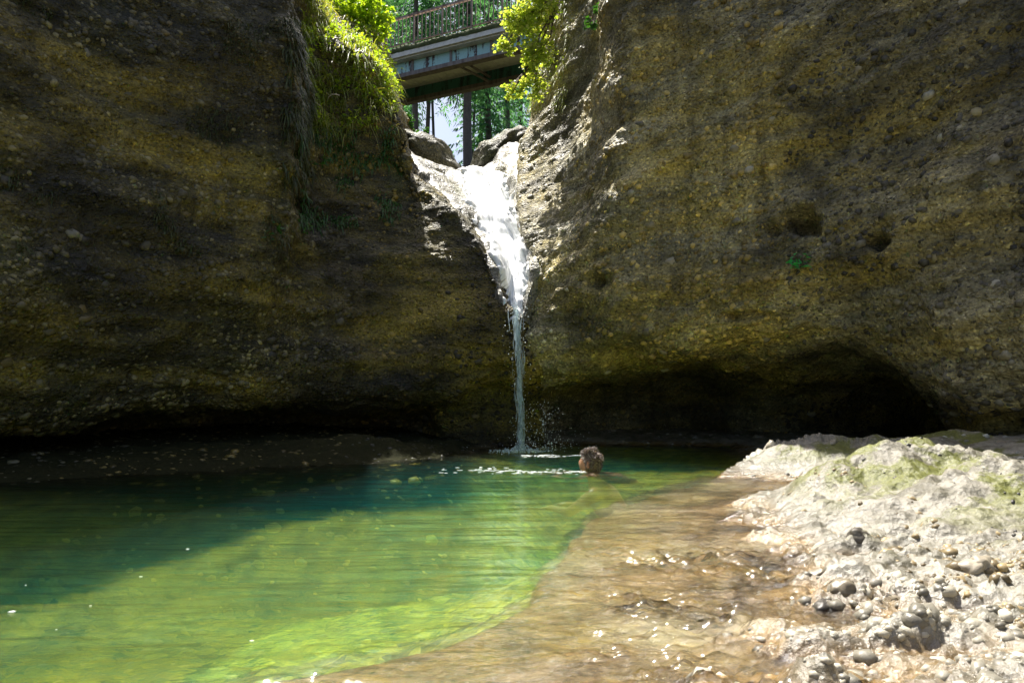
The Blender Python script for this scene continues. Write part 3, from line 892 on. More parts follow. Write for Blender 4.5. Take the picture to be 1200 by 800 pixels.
def droplets(name, pos, size, mat, parent=None):
    V, F = ico(1); n = len(pos)
    VV = pos[:, None] + V[None] * size[:, None, None] * np.array([1, 1, 1.25])
    o = link(name, mesh_np(name, VV.reshape(-1, 3), (F[None] + (np.arange(n) * len(V))[:, None, None]).reshape(-1, 3)), mat, parent)
    return tag(o, kind='stuff')
M_DROP = foam_mat('droplet', (.9, .95, .97), .05, .5)
n = 420
ang = r.random(n) * 6.28; rr = np.abs(r.normal(size=n)) * .30
dp = np.stack([FALL[0] + .16 + .9 * rr * np.cos(ang) + .1, FALL[1] + rr * np.sin(ang) * .7, .03 + r.random(n) ** 1.5 * .55 * np.exp(-(rr / .55) ** 2)], 1)
n2 = 320
up = r.random(n2)
dp2 = np.stack([top_p[0] + (bot_p[0] - top_p[0]) * np.sqrt(up) + r.normal(size=n2) * .07, top_p[1] + (bot_p[1] - top_p[1]) * np.sqrt(up) + r.normal(size=n2) * .05, top_p[2] * (1 - up) + .05], 1)
droplets('spray', np.concatenate([dp, dp2]), np.exp(r.normal(math.log(.0032), .4, n + n2)), M_DROP, fall)
# churned foam at the foot and trailing off across the pool
n = 260
a = r.random(n) * 6.28; q = np.abs(r.normal(size=n)) * .11
n = 520; a = r.random(n) * 6.28; q = np.abs(r.normal(size=n)) * .13
sp1 = np.stack([FALL[0] + q * np.cos(a) * 1.3, FALL[1] + q * np.sin(a), .01 + .10 * np.exp(-(q / .07) ** 2) * r.random(n)], 1)
droplets('splash', sp1, np.exp(r.normal(math.log(.0055), .45, n)), M_STREAM, fall)

# ------------------------------------------------------------------ woodland ground behind the gorge
def wood_h(x, y):
    p3 = np.stack([x, y, x * 0], -1)
    plate = np.interp(y, [8.5, 10, 14, 24, 30, 200], [5.2, 6.2, 9.5, 15.0, 15.6, 19.0]) + .5 * fbm(p3 * .25, 3)
    xc = -.07 * y; half = .105 * y + .65
    d = np.abs(x - xc) - half
    floor_ = 3.0 + (y - 9) * .14
    g = floor_ + 3.2 * np.maximum(d, 0)
    g = np.where(y > 26, np.maximum(g, .30 * y - 1.0 + 3.2 * np.maximum(d, 0)), g)
    return np.minimum(plate, g) + .15 * fbm(p3 * .9, 3)
tx = nonuni(-70, 70, [(-9, 6, .25)], 4); ty = nonuni(9.8, 220, [(9.8, 16, .2), (16, 36, .5)], 6)
TX, TY = np.meshgrid(tx, ty, indexing='ij')
TG = np.stack([TX, TY, wood_h(TX, TY)], -1)
M_SOIL = rock_mat('forest_floor', (.05, .05, .025), (.09, .10, .04), (.12, .10, .05), moss=(.06, .09, .02), mossamt=.8)
tag(link('forest_floor', mesh_np('forest_floor', TG.reshape(-1, 3), grid_faces(*TG.shape[:2])), M_SOIL), 'mossy wooded ground rising above and behind the gorge', 'ground', kind='structure')

# mossy boulders behind the lip
def boulder(name, c, size, rot, mat, label, seed):
    V, F = ico(5)
    s = 1 + .20 * fbm(V * 1.2 + seed, 3) + .07 * fbm(V * 4 + seed, 4)
    Vv = V * s[:, None] * np.array(size)
    M = np.array(Matrix.Rotation(rot[2], 3, 'Z') @ Matrix.Rotation(rot[1], 3, 'Y') @ Matrix.Rotation(rot[0], 3, 'X'))
    o = link(name, mesh_np(name, Vv @ M.T, F), mat); o.location = tuple(c)
    return tag(o, label, 'boulder')
M_BOULD = rock_mat('boulder_moss', (.06, .06, .04), (.14, .13, .08), (.16, .14, .06), moss=(.07, .09, .02), mossamt=.9)
boulder('boulder', P(600, 188, 12.6), (.84, .9, .48), (0, -.42, 0), M_BOULD, 'dark mossy boulder wedged behind the lip of the waterfall', 3)
boulder('boulder', P(490, 190, 12.2), (.85, .8, .48), (0, .42, 0), M_BOULD, 'olive sunlit mossy boulder beside the lip under the grassy ledge', 8)

# ------------------------------------------------------------------ footbridge
def paint_mat(name, paint, rust, lo_, hi_, rough=.5):
    m, nt, _, _ = new_mat(name); b = NB(nt)
    v1 = b.noise(b.coords((3, 3, .35), src='obj'), 1.6, 4, .6); v2 = b.noise(b.coords(src='obj'), 14, 6, .7)
    f = b.ramp(b.math('ADD', b.math('MULTIPLY', v1, .75), b.math('MULTIPLY', v2, .25)), [(lo_, 0.0), (hi_, 1.0)])
    c = b.mix(paint, rust, f)
    c = b.mix(c, b.mix((.6, .6, .6), (1.3, 1.3, 1.3), v2), .8, 'MULTIPLY')
    p = b.n('BsdfPrincipled'); b.l(c, p.inputs['Base Color']); p.inputs['Roughness'].default_value = rough
    b.l(b.bump(v2, .25, .01), p.inputs['Normal']); b.out(p.outputs[0]); return m
M_TEAL = paint_mat('girder_teal', (.40, .66, .67), (.07, .035, .03), .53, .57)
M_GREEN = paint_mat('girder_green', (.05, .2, .16), (.02, .03, .03), .5, .6)
M_RUST = paint_mat('rail_rust', (.36, .28, .24), (.16, .08, .05), .4, .65, .7)
M_FLANGE = paint_mat('flange', (.24, .20, .18), (.10, .07, .06), .45, .65, .7)
M_CONC = plain('old_concrete', (.74, .70, .64), .85, var=.35, scale=6)
M_MOSSY = plain('moss_edge', (.07, .085, .025), .95, var=.6, scale=9, bump=.8)
org = P(493, 88, 29.0)
br = empty('footbridge', org, math.atan2(-.421, .907))
tag(br, 'teal steel footbridge with rusty railing crossing high above the waterfall', 'bridge')
X0, X1, Wd = -5.2, 7.5, 2.25
MB().box(((X0 + X1) / 2, 0, .465), (X1 - X0, .03, .56)).build('girder_web', M_TEAL, br)
MB().box(((X0 + X1) / 2, 0, .09), (X1 - X0, .34, .18)).build('bottom_flange', M_FLANGE, br)
MB().box(((X0 + X1) / 2, Wd, .455), (X1 - X0, .03, .55)).build('far_girder_web', M_GREEN, br)
MB().box(((X0 + X1) / 2, Wd, .09), (X1 - X0, .30, .18)).build('far_bottom_flange', M_FLANGE, br)
mb = MB()
for k, x in enumerate(np.arange(X0, X1, .42)):
    MB().box((x + .205, Wd / 2, .83), (.40, Wd + .62, .15)).build('deck_plank', M_CONC, br)
MB().box(((X0 + X1) / 2, -.36, .93), (X1 - X0, .10, .22)).build('edge_beam', M_CONC, br)
r = np.random.default_rng(9)
for x in (-4.3, -2.35, -.4, 1.55, 3.5, 5.4):
    MB().box((x, -.045, .465), (.10, .06, .55)).build('web_stiffener', M_FLANGE, br)
# moss pad along the deck edge
nx = 160
xs = np.linspace(X0, X1, nx)
Vm, Fm = [], []
for i, x in enumerate(xs):
    for k, (yy, zz) in enumerate(((-.42, 1.02), (-.47, 1.13), (-.42, 1.27), (-.25, 1.33), (-.05, 1.25), (-.02, 1.0))):
        nz = float(perlin(np.array([x * 3.1, k * .7, 0.3])) + .6 * perlin(np.array([x * 9.0, k * .9, 4.3])))
        Vm.append((x, yy - .05 * nz * (k < 3), zz + .07 * nz * (0 < k < 5)))
for i in range(nx - 1):
    for k in range(5):
        Fm.append((i * 6 + k, i * 6 + k + 1, (i + 1) * 6 + k + 1, (i + 1) * 6 + k))
mb = MB(); mb.add(Vm, Fm); mb.build('moss_edge', M_MOSSY, br, True)
MB().bar((X0, -.3, 2.66), (X1, -.3, 2.66), .11, .09).build('handrail', M_RUST, br)
MB().bar((X0, -.3, 1.44), (X1, -.3, 1.44), .05, .05).build('bottom_rail', M_RUST, br)
MB().bar((X0, Wd + .3, 2.66), (X1, Wd + .3, 2.66), .11, .09).build('handrail', M_RUST, br)
bal = None; post = None
for side in (-.3, Wd + .3):
    for k, x in enumerate(np.arange(X0 + .1, X1, .205)):
        if k % 7 == 3:
            if post is None: post = MB().box((0, 0, 1.95), (.075, .05, 1.4)).build('railing_post', M_RUST, br); o = post
            else: o = post.copy(); COL.objects.link(o)
        else:
            if bal is None: bal = MB().box((0, 0, 2.03), (.032, .032, 1.2)).build('baluster', M_RUST, br); o = bal
            else: o = bal.copy(); COL.objects.link(o)
        o.location = (x, side, 0)
for a, b_ in (((.95, .1, .7), (2.35, Wd - .1, .12)), ((1.45, .1, .7), (2.35, Wd - .1, .35)), ((-3.6, .1, .7), (-2.2, Wd - .1, .12)), ((5.2, .1, .7), (6.6, Wd - .1, .12))):
    MB().bar(a, b_, .08, .08).build('brace', M_FLANGE, br)
for x, s in ((X0 - .6, 1), (X1 + .5, 1)):
    MB().box((x, Wd / 2, -.6), (1.6, Wd + 1.2, 2.9)).build('abutment', M_CONC, br)

# ------------------------------------------------------------------ trees
M_BARK = plain('spruce_bark', (.10, .085, .075), .9, var=.5, scale=7, bump=.8)
M_NEEDLE = leaf_mat('spruce_needles', [(.04, .14, .12), (.07, .20, .16), (.09, .21, .13)], .68)
def quads(name, pos, d, w, mat, parent, nseg=1):
    """one diamond leaf (2 triangles) per row: pos, direction*length, half-width vector"""
    n = len(pos)
    V = np.stack([pos, pos + d * .45 + w, pos + d, pos + d * .45 - w], 1)
    F = np.arange(n * 4).reshape(n, 4)
    return link(name, mesh_np(name, V.reshape(-1, 3), F, False), mat, parent)
def spruce_meshes(seed, H, r0, hb, dens):
    r = np.random.default_rng(seed)
    z = np.linspace(-1.5, H, 14)
    mb = MB(); mb.tube(np.stack([.12 * np.sin(z * .3 + seed), .12 * np.cos(z * .23), z], 1), r0 * np.clip(1 - z / H, .02, 1) ** .7 + .01, 10)
    ps, ds, ws = [], [], []
    for h in np.arange(hb, H - .5, .38):
        L = (H - h) / (H - hb) * 3.0 + .5
        L *= r.uniform(.6, 1.1)
        for a in r.random(int(dens)) * 6.28:
            dirn = np.array([math.cos(a), math.sin(a), 0])
            for s in np.arange(.25, L, .17):
                base = dirn * s + np.array([0, 0, h - .25 * s - .05 * s * s + .03 * max(0, s - L * .7)])
                for sd in (-1, 1):
                    side = np.array([-dirn[1], dirn[0], 0]) * sd
                    v = side * r.uniform(.2, .5) * (1.1 - .6 * s / L) + dirn * r.uniform(.05, .3) + np.array([0, 0, -r.uniform(.08, .4)])
                    ps.append(base); ds.append(v); ws.append(np.cross(v, [0, 0, 1]) * .12 + r.normal(size=3) * .025)
    return mb, np.array(ps), np.array(ds), np.array(ws)
def make_spruce(seed, H, r0, hb, dens, stubs=14):
    t = empty('spruce_tree', (0, 0, 0))
    mb, ps, ds, ws = spruce_meshes(seed, H, r0, hb, dens)
    r = np.random.default_rng(seed + 50)
    for k in range(stubs):
        h = r.uniform(1, hb); a = r.random() * 6.28; L = r.uniform(.4, 1.2)
        mb.tube([(0, 0, h), (math.cos(a) * L, math.sin(a) * L, h - .1 * L)], [.02, .006], 4)
    mb.build('trunk', M_BARK, t, True)
    quads('crown', ps, ds, ws, M_NEEDLE, t)
    return t
protos = [make_spruce(1, 30, .26, 10, 5), make_spruce(2, 29, .17, 11, 5), make_spruce(3, 33, .34, 9.5, 6), make_spruce(4, 26, .11, 10, 5), make_spruce(5, 31, .22, 3.0, 6)]
used = set()
TREES = [(489, 44, 0, 'straight grey spruce trunk rising under the far end of the footbridge'),
         (503, 46, 1, 'slim spruce trunk in the pair seen beneath the bridge, the thicker one'),
         (509, 50, 3, 'thinnest spruce trunk of the pair seen beneath the bridge'),
         (550, 42, 2, 'thick dark spruce trunk standing in the bright gap above the waterfall lip'),
         (556, 52, 3, 'thin spruce trunk close behind the thick dark one in the bright gap'),
         (574, 48, 4, 'spruce with hanging branches beside the mossy boulder under the bridge'),
         (596, 58, 0, 'spruce half hidden behind the pale leafy shrub on the cliff edge'),
         (470, 56, 4, 'spruce seen through dry flower stems at the bridge end'),
         (455, 62, 2, 'broad dark spruce behind the bridge railing end'),
         (430, 48, 0, None), (592, 80, 4, 'distant low branched spruce filling the gap above the mossy boulder'), (484, 84, 4, 'distant low branched spruce showing green between the trunks under the bridge end'), (612, 66, 4, None),
         (400, 60, 2, None), (640, 70, 0, None), (462, 70, 4, None), (566, 70, 0, None)]
for k, (px_, D, pr, lab) in enumerate(TREES):
    src = protos[pr]
    x = (px_ - 600) / FPX * D * 1.05
    if pr in used:
        t = src.copy(); COL.objects.link(t)
        for ch in src.children:
            c = ch.copy(); COL.objects.link(c); c.parent = t
    else: t = src; used.add(pr)
    t.location = (x, D, float(wood_h(np.array([x]), np.array([float(D)]))[0])); t.rotation_euler = (0, 0, k * 1.9)
    s = .9 + .2 * ((k * .37) % 1); t.scale = (s, s, s)
    tag(t, lab or 'tall blue green spruce in the dense wood behind the bridge railing', 'tree', 'spruces in the wood behind the bridge')

# ------------------------------------------------------------------ leafy plants and grass on the cliffs
M_MAPLE = leaf_mat('maple_leaf', [(.16, .30, .02), (.26, .40, .03), (.36, .46, .05), (.12, .24, .02)], .65)
M_PALE = leaf_mat('pale_leaf', [(.28, .38, .08), (.40, .48, .14), (.20, .32, .04), (.50, .52, .22)], .62)
M_GRASS = leaf_mat('grass_blade', [(.16, .24, .025), (.30, .36, .05), (.10, .17, .02), (.46, .42, .16)], .6)
M_MOSS = leaf_mat('hanging_moss', [(.03, .05, .008), (.07, .09, .015), (.04, .06, .02)], .3)
M_FERN = leaf_mat('fern_leaf', [(.02, .10, .02), (.04, .14, .03), (.06, .17, .03)], .35)
M_TWIG = plain('twig', (.12, .09, .06), .85, var=.4, scale=30)

def leaves(name, pos, size, mat, parent, seed, droop=.3, wide=.42):
    r = np.random.default_rng(seed); n = len(pos)
    d = r.normal(size=(n, 3)); d[:, 2] = d[:, 2] * .5 - droop
    d /= np.linalg.norm(d, axis=1, keepdims=True)
    up = np.array([0, 0, 1.0]) + r.normal(size=(n, 3)) * .55
    w = np.cross(d, up); w /= np.linalg.norm(w, axis=1, keepdims=True) + 1e-9
    u = np.cross(w, d)
    L = (size * r.uniform(.6, 1.25, n))[:, None]
    mid = pos + d * L * .5
    # six-point leaf folded along the rib
    V = np.stack([pos, pos + d * L * .3 + w * L * wide - u * L * .10, pos + d * L * .62 + w * L * wide * .8 - u * L * .12, pos + d * L,
                  pos + d * L * .62 - w * L * wide * .8 - u * L * .12, pos + d * L * .3 - w * L * wide - u * L * .10], 1)
    i = np.arange(n)[:, None] * 6
    F = np.concatenate([i + [[0, 1, 2, 3]], i + [[0, 3, 4, 5]]])
    return link(name, mesh_np(name, V.reshape(-1, 3), F, False), mat, parent)

def shrub(name, root, lobes, count, size, mat, label, seed, cat='shrub'):
    """lobes: (px,py,D,rx,ry,rz) leaf clouds; branches run from the root to each"""
    t = empty(name, root)
    r = np.random.default_rng(seed)
    tw = MB(); pts = []
    wts = np.array([l[3] * l[5] for l in lobes]); wts = wts / wts.sum()
    for l, w in zip(lobes, wts):
        c = P(*l[:3]) - root
        n = int(count * w)
        k = max(5, n // 16)
        cc = r.normal(size=(k, 3)); cc /= np.linalg.norm(cc, axis=1, keepdims=True); cc *= (r.random(k) ** .4)[:, None]
        cc = c + cc * np.array(l[3:6])
        q = cc[r.integers(0, k, n)] + r.normal(size=(n, 3)) * np.array(l[3:6]) * .17
        pts.append(q)
        tw.tube([np.zeros(3), c * .5 + r.normal(size=3) * .08 + [0, 0, .08], c], [.016, .011, .005], 5)
        for z in cc[:10]:
            tw.tube([c * .8, (c + z) / 2 + r.normal(size=3) * .03, z], [.006, .004, .002], 4)
    tw.build('branches', M_TWIG, t, True)
    leaves('foliage', np.concatenate(pts), np.full(sum(map(len, pts)), size), mat, t, seed)
    return tag(t, label, cat)

shrub('maple_shrub', P(372, 66, 11.3), [(395, 12, 11.1, .66, .4, .44), (430, 20, 11.0, .40, .35, .42), (360, 4, 11.2, .45, .4, .45), (405, 48, 10.9, .5, .35, .22)],
      4200, .078, M_MAPLE, 'bright yellow green leafy shrub backlit above the grassy ledge', 5)
shrub('young_bush', P(478, 168, 13.5), [(480, 148, 13.5, .22, .2, .22), (494, 158, 13.6, .14, .15, .12), (470, 160, 13.4, .15, .15, .14)],
      500, .07, M_FERN, 'small green bush beside the olive boulder under the bridge', 9)
shrub('cliff_edge_shrub', P(650, 10, 8.9), [(630, 14, 8.8, .28, .25, .32), (608, 26, 8.8, .26, .2, .2), (632, 62, 8.85, .22, .2, .26), (624, 100, 8.95, .17, .15, .2), (602, 106, 9.0, .16, .12, .09), (592, 54, 8.9, .18, .15, .10), (640, -40, 9.0, .4, .3, .3)],
      5000, .050, M_PALE, 'pale sunlit leafy shrub hanging from the cliff edge beside the bridge', 6)
shrub('ivy_sprig', P(712, -12, 8.0), [(706, 10, 7.9, .12, .1, .10), (735, 4, 7.85, .1, .1, .08), (690, 28, 8.0, .08, .08, .10)], 150, .055, M_FERN, 'dark green leaf sprig hanging from the top of the tan cliff', 8)

def front_points(G, cond, count, seed):
    N = grid_normals(G); a, b_ = proj(G)
    w = cond(a, b_, G).astype(float)
    if w.sum() == 0: return np.zeros((0, 3)), np.zeros((0, 3))
    p_, n_, _, _ = scatter(G, N, count, seed, w)
    return p_, n_

def blades(name, pos, nrm, L, mat, parent, seed, droop=1.0, width=.006, fwd=(0, -.6, .5)):
    """curved three-segment blades"""
    r = np.random.default_rng(seed); n = len(pos)
    d = nrm * .5 + np.array(fwd) + r.normal(size=(n, 3)) * .4
    d /= np.linalg.norm(d, axis=1, keepdims=True)
    L = (L * r.uniform(.4, 1.3, n))[:, None]
    g = np.array([0, 0, -1.0]) * droop * r.uniform(.6, 1.3, n)[:, None]
    w = np.cross(d, [0, 0, 1.0]) + 1e-4; w /= np.linalg.norm(w, axis=1, keepdims=True); w *= (width * r.uniform(.6, 1.4, n))[:, None]
    rows = []
    for t, k in ((0, 1), (.35, .9), (.7, .6), (1, .08)):
        c = pos + d * L * t + g * L * t * t
        rows += [c - w * k, c + w * k]
    V = np.stack(rows, 1); i = np.arange(n)[:, None] * 8
    F = np.concatenate([i + [[a, a + 1, a + 3, a + 2]] for a in (0, 2, 4)])
    o = link(name, mesh_np(name, V.reshape(-1, 3), F), mat, parent)
    return tag(o, kind='stuff')

clump = lambda G, s, t: perlin(G * s) > t
p1, n1 = front_points(CL, lambda a, b_, G: (a > 352) & (a < 462) & (b_ > -20) & (G[..., 1] < 11) & (b_ < np.interp(a, [352, 400, 462], [150, 165, 150])) & (G[..., 1] > 8.0) & clump(G, 4.5, -.12), 8000, 41)
g1 = blades('grass', p1, n1, .10 + .24 * np.random.default_rng(2).random(len(p1)) ** 2 * (1 + perlin(p1 * 4)), M_GRASS, None, 41)
wp, wn_ = front_points(CL, lambda a, b_, G: (a > 352) & (a < 462) & (b_ > 30) & (b_ < 150) & (G[..., 1] > 8.0) & (G[..., 1] < 10.5) & clump(G, 3.1, .0), 1500, 47)
weed = tag(leaves('weed_leaves', wp + wn_ * np.random.default_rng(3).random((len(wp), 1)) * .14, np.full(len(wp), .05), M_MAPLE, None, 48, .3, .33), 'broad bright weeds growing among the grass on the ledge', 'weeds', kind='stuff')
tag(g1, 'sunlit tangle of grass drooping over the ledge beside the waterfall', 'grass', kind='stuff')
p2, n2 = front_points(CL, lambda a, b_, G: (a > 330) & (a < 368) & (b_ > 20) & (b_ < 215) & (G[..., 1] < 8.2) & clump(G, 3.0, -.15), 2600, 42)
blades('moss', p2, n2, .09, M_MOSS, cliff_l, 42, 1.4, .006, (0, -.3, -.1))
p3, n3 = front_points(CL, lambda a, b_, G: (a > 350) & (a < 470) & (b_ > 150) & (b_ < 270) & clump(G, 2.3, .12), 1500, 43)
blades('moss', p3, n3, .10, M_FERN, cliff_l, 43, 1.2, .007)
p4, n4 = front_points(CR, lambda a, b_, G: (a > 618) & (a < 665) & (b_ > 0) & (b_ < 130) & clump(G, 2.5, -.1), 2200, 44)
blades('moss', p4, n4, .09, M_GRASS, cliff_r, 44, 1.4, .006, (-.2, -.3, -.1))
p5, n5 = front_points(CR, lambda a, b_, G: (a > 606) & (a < 632) & (b_ > 290) & (b_ < 425) & clump(G, 4, .05), 900, 45)
blades('moss', p5, n5, .03, M_FERN, cliff_r, 45, 1.2, .006)
p6, n6 = front_points(CL, lambda a, b_, G: (a > 0) & (a < 345) & (b_ > 0) & (b_ < 300) & clump(G, 1.7, .33), 1300, 46)
blades('moss', p6, n6, .05, M_MOSS, cliff_l, 46, 1.3, .005)

def tuft(name, px_, py_, G, n, L, mat, label, seed, wide=.42):
    a, b_ = proj(G)
    k = np.argmin((a - px_) ** 2 + (b_ - py_) ** 2 + 400 * (G[..., 1] > 9.5))
    i, j = np.unravel_index(k, a.shape); base = G[i, j]; nn = grid_normals(G)[i, j]
    t = empty(name, base)
    r = np.random.default_rng(seed)
    st = MB(); tips = []
    for q in range(n):
        d = nn * .6 + np.array([r.normal() * .6, -.2, r.normal() * .45]); d /= np.linalg.norm(d)
        e_ = d * L * r.uniform(.5, 1.1) + np.array([0, 0, -.25 * L])
        st.tube([np.zeros(3), e_ * .5 + [0, 0, .2 * L], e_], [.003, .002, .0015], 4); tips.append(e_)
    st.build('stems', M_TWIG, t)
    shp = leaves('leaf', np.array(tips), np.full(n, L * .62), mat, None, seed, .35, wide)
    # every leaf its own part
    me0 = shp.data; co = np.array([v.co for v in me0.vertices]).reshape(n, 6, 3)
    COL.objects.unlink(shp); bpy.data.objects.remove(shp)
    for q in range(n):
        lm = mesh_np('leaf', co[q] - co[q, 0], np.array([[0, 1, 2, 3], [0, 3, 4, 5]]), False)
        lo_ = link('leaf', lm, mat, t); lo_.location = tuple(co[q, 0])
    return tag(t, label, 'plant')
M_CRESS = leaf_mat('cress_leaf', [(.05, .42, .12), (.08, .5, .16)], .3)
tuft('leafy_plant', 938, 306, CR, 26, .105, M_CRESS, 'small vivid green plant growing from the tan cliff below the hole', 61, .5)
tuft('fern', 318, 268, CL, 16, .10, M_FERN, 'dim fern on the dark cliff well below its mossy edge', 62, .3)
tuft('fern', 372, 186, CL, 22, .13, M_FERN, 'green fern in the gully under the grassy ledge', 63, .25)
tuft('fern', 352, 268, CL, 14, .09, M_FERN, 'dark fern at the foot of the mossy cliff edge', 64, .3)
tuft('fern', 398, 262, CL, 12, .06, M_FERN, 'tiny fern on the grey pebbly rock between ledge and waterfall', 65, .3)

# dead twigs
def twig(px_, py_, D, dx, dz, L, label, seed):
    r = np.random.default_rng(seed)
    t = np.linspace(0, 1, 9)
    pts = np.stack([dx * L * t, -.08 * np.sin(3 * t), dz * L * t + .12 * L * np.sin(t * 3)], 1) + r.normal(size=(9, 3)) * .006
    m_ = MB(); m_.tube(pts, np.linspace(.009, .003, 9), 5)
    m_.tube([pts[5], pts[5] + [dx * L * .15, -.05, L * .14]], [.004, .002], 4)
    o = m_.build('twig', plain_twig, None, True); o.location = tuple(P(px_, py_, D))
    return tag(o, label, 'twig')
plain_twig = plain('bleached_twig', (.4, .36, .3), .8, var=.3, scale=20)
twig(362, 122, 8.05, .8, -.3, .22, 'bleached curved twig poking from the gully below the grass', 1)
twig(398, 112, 8.3, -.8, -.5, .2, 'bleached straight twig poking from the gully below the grass', 2)

# ------------------------------------------------------------------ swimmer
def swimmer():
    head = P(696, 549, 5.6); head[2] = -.035
    # skeleton: x = swimmer's side, y = swimming direction, z up; head stands out of the water
    J = {'pelvis': (0, -.34, -.58, .13), 'waist': (0, -.26, -.42, .125), 'chest': (0, -.15, -.26, .145), 'upper': (0, -.05, -.14, .09), 'neck': (0, .0, -.05, .058), 'skull': (0, .02, .03, .06),
         'shl': (-.17, -.07, -.15, .06), 'ell': (-.30, .10, -.30, .045), 'wrl': (-.14, .30, -.30, .03), 'shr': (.17, -.07, -.15, .06), 'elr': (.30, .10, -.30, .045), 'wrr': (.14, .30, -.30, .03),
         'hl': (-.1, -.37, -.66, .085), 'kl': (-.16, -.62, -.95, .058), 'al': (-.14, -.98, -.98, .036), 'fl': (-.15, -1.12, -1.02, .03), 'hr': (.1, -.37, -.66, .085), 'kr': (.16, -.62, -.95, .058), 'ar': (.14, -.98, -.98, .036), 'fr': (.15, -1.12, -1.02, .03)}
    E = [('pelvis', 'waist'), ('waist', 'chest'), ('chest', 'upper'), ('upper', 'neck'), ('neck', 'skull'), ('upper', 'shl'), ('shl', 'ell'), ('ell', 'wrl'), ('upper', 'shr'), ('shr', 'elr'), ('elr', 'wrr'),
         ('pelvis', 'hl'), ('hl', 'kl'), ('kl', 'al'), ('al', 'fl'), ('pelvis', 'hr'), ('hr', 'kr'), ('kr', 'ar'), ('ar', 'fr')]
    for s, w in (('l', -1), ('r', 1)):
        x, y, z, _ = J['wr' + s]
        J['p' + s] = (x - w * .02, y + .07, z, .028); E.append(('wr' + s, 'p' + s))
        for k in range(4):
            a = (k - 1.5) * .25
            L = (.075, .085, .08, .06)[k]
            J[f'f{s}{k}'] = (x - w * .02 + math.sin(a) * .05 + (k - 1.5) * .006, y + .10, z, .010); J[f'g{s}{k}'] = (x - w * .02 + math.sin(a) * .09, y + .10 + L * .9, z - .012, .008)
            E += [('p' + s, f'f{s}{k}'), (f'f{s}{k}', f'g{s}{k}')]
        J[f't{s}'] = (x - w * .06, y + .06, z, .011); J[f'u{s}'] = (x - w * .085, y + .10, z - .01, .009); E += [('p' + s, f't{s}'), (f't{s}', f'u{s}')]
    names = list(J); ix = {n: i for i, n in enumerate(names)}
    me = bpy.data.meshes.new('body')
    me.from_pydata([J[n][:3] for n in names], [(ix[a], ix[b]) for a, b in E], [])
    o = bpy.data.objects.new('tmp_body', me); COL.objects.link(o)
    md = o.modifiers.new('s', 'SKIN'); sb = o.modifiers.new('u', 'SUBSURF'); sb.levels = 2; sb.render_levels = 2
    for i, n in enumerate(names):
        me.skin_vertices[0].data[i].radius = (J[n][3],) * 2
        me.skin_vertices[0].data[i].use_root = n == 'pelvis'
    dg = bpy.context.evaluated_depsgraph_get(); dg.update()
    bm = bmesh.new(); tmp = bpy.data.meshes.new_from_object(o.evaluated_get(dg)); bm.from_mesh(tmp)
    bpy.data.objects.remove(o)
    # head: face looks along +y
    V, F = ico(4)
    hv = V * np.array([.074, .096, .115])
    y, z, x = V[:, 1], V[:, 2], V[:, 0]
    hv[:, 1] += .010 * np.exp(-((z + .7) / .3) ** 2) * (y > 0) + .026 * np.exp(-(x / .16) ** 2 - ((z + .15) / .22) ** 2) * (y > .3)
    hv[:, 1] -= .012 * (np.exp(-((np.abs(x) - .42) / .16) ** 2 - ((z - .05) / .13) ** 2)) * (y > .3)
    hv[:, 1] += .006 * np.exp(-(x / .3) ** 2 - ((z + .52) / .07) ** 2) * (y > .3)
    hv[:, 0] *= 1 - .22 * sstep(.1, 1, -z)
    R = np.array(Matrix.Rotation(.15, 3, 'X'))
    hv = hv @ R.T + np.array([0, .035, .095])
    vs = [bm.verts.new(q) for q in hv]
    for f in F: bm.faces.new([vs[k] for k in f])
    for s in (-1, 1):
        ev = V * np.array([.014, .020, .034]) + np.array([s * .078, .02, .085])
        vs = [bm.verts.new(q) for q in ev]
        for f in F: bm.faces.new([vs[k] for k in f])
    bme = bpy.data.meshes.new('person'); bm.to_mesh(bme); bm.free()
    o = bpy.data.objects.new('tmp2', bme); COL.objects.link(o)
    rm = o.modifiers.new('r', 'REMESH'); rm.mode = 'VOXEL'; rm.voxel_size = .0095; rm.use_smooth_shade = True
    sm_ = o.modifiers.new('m', 'SMOOTH'); sm_.factor = .5; sm_.iterations = 3
    dg = bpy.context.evaluated_depsgraph_get(); dg.update()
    fin = bpy.data.meshes.new_from_object(o.evaluated_get(dg)); bpy.data.objects.remove(o)
    fin.name = 'person'
    m, nt, _, _ = new_mat('wet_skin'); b = NB(nt); p = b.n('BsdfPrincipled')
    nz = b.noise(b.coords(src='obj'), 30, 4)
    b.l(b.mix((.42, .19, .11), (.56, .29, .18), nz), p.inputs['Base Color']); p.inputs['Roughness'].default_value = .3
    p.inputs['Subsurface Weight'].default_value = .15; p.inputs['Subsurface Radius'].default_value = (.01, .004, .002)
    b.out(p.outputs[0])
    person = link('person', fin, m)
    person.location = tuple(head); person.rotation_euler = (0, 0, math.radians(58)); person.scale = (.93, .93, .93)
    tag(person, 'swimmer with curly grey hair, only the head above the green water', 'person')
    # hair: short curls over the skull, thinning at the nape
    r = np.random.default_rng(12)
    hb_ = MB()
    cap_v, cap_f = ico(4)
    clump_dir = lambda d: perlin(np.array([d * 2.4, d * 2.4 + 9, d * 2.4 + 21])) + np.array([.1, 0, .15])
    n = 2600; k = 0
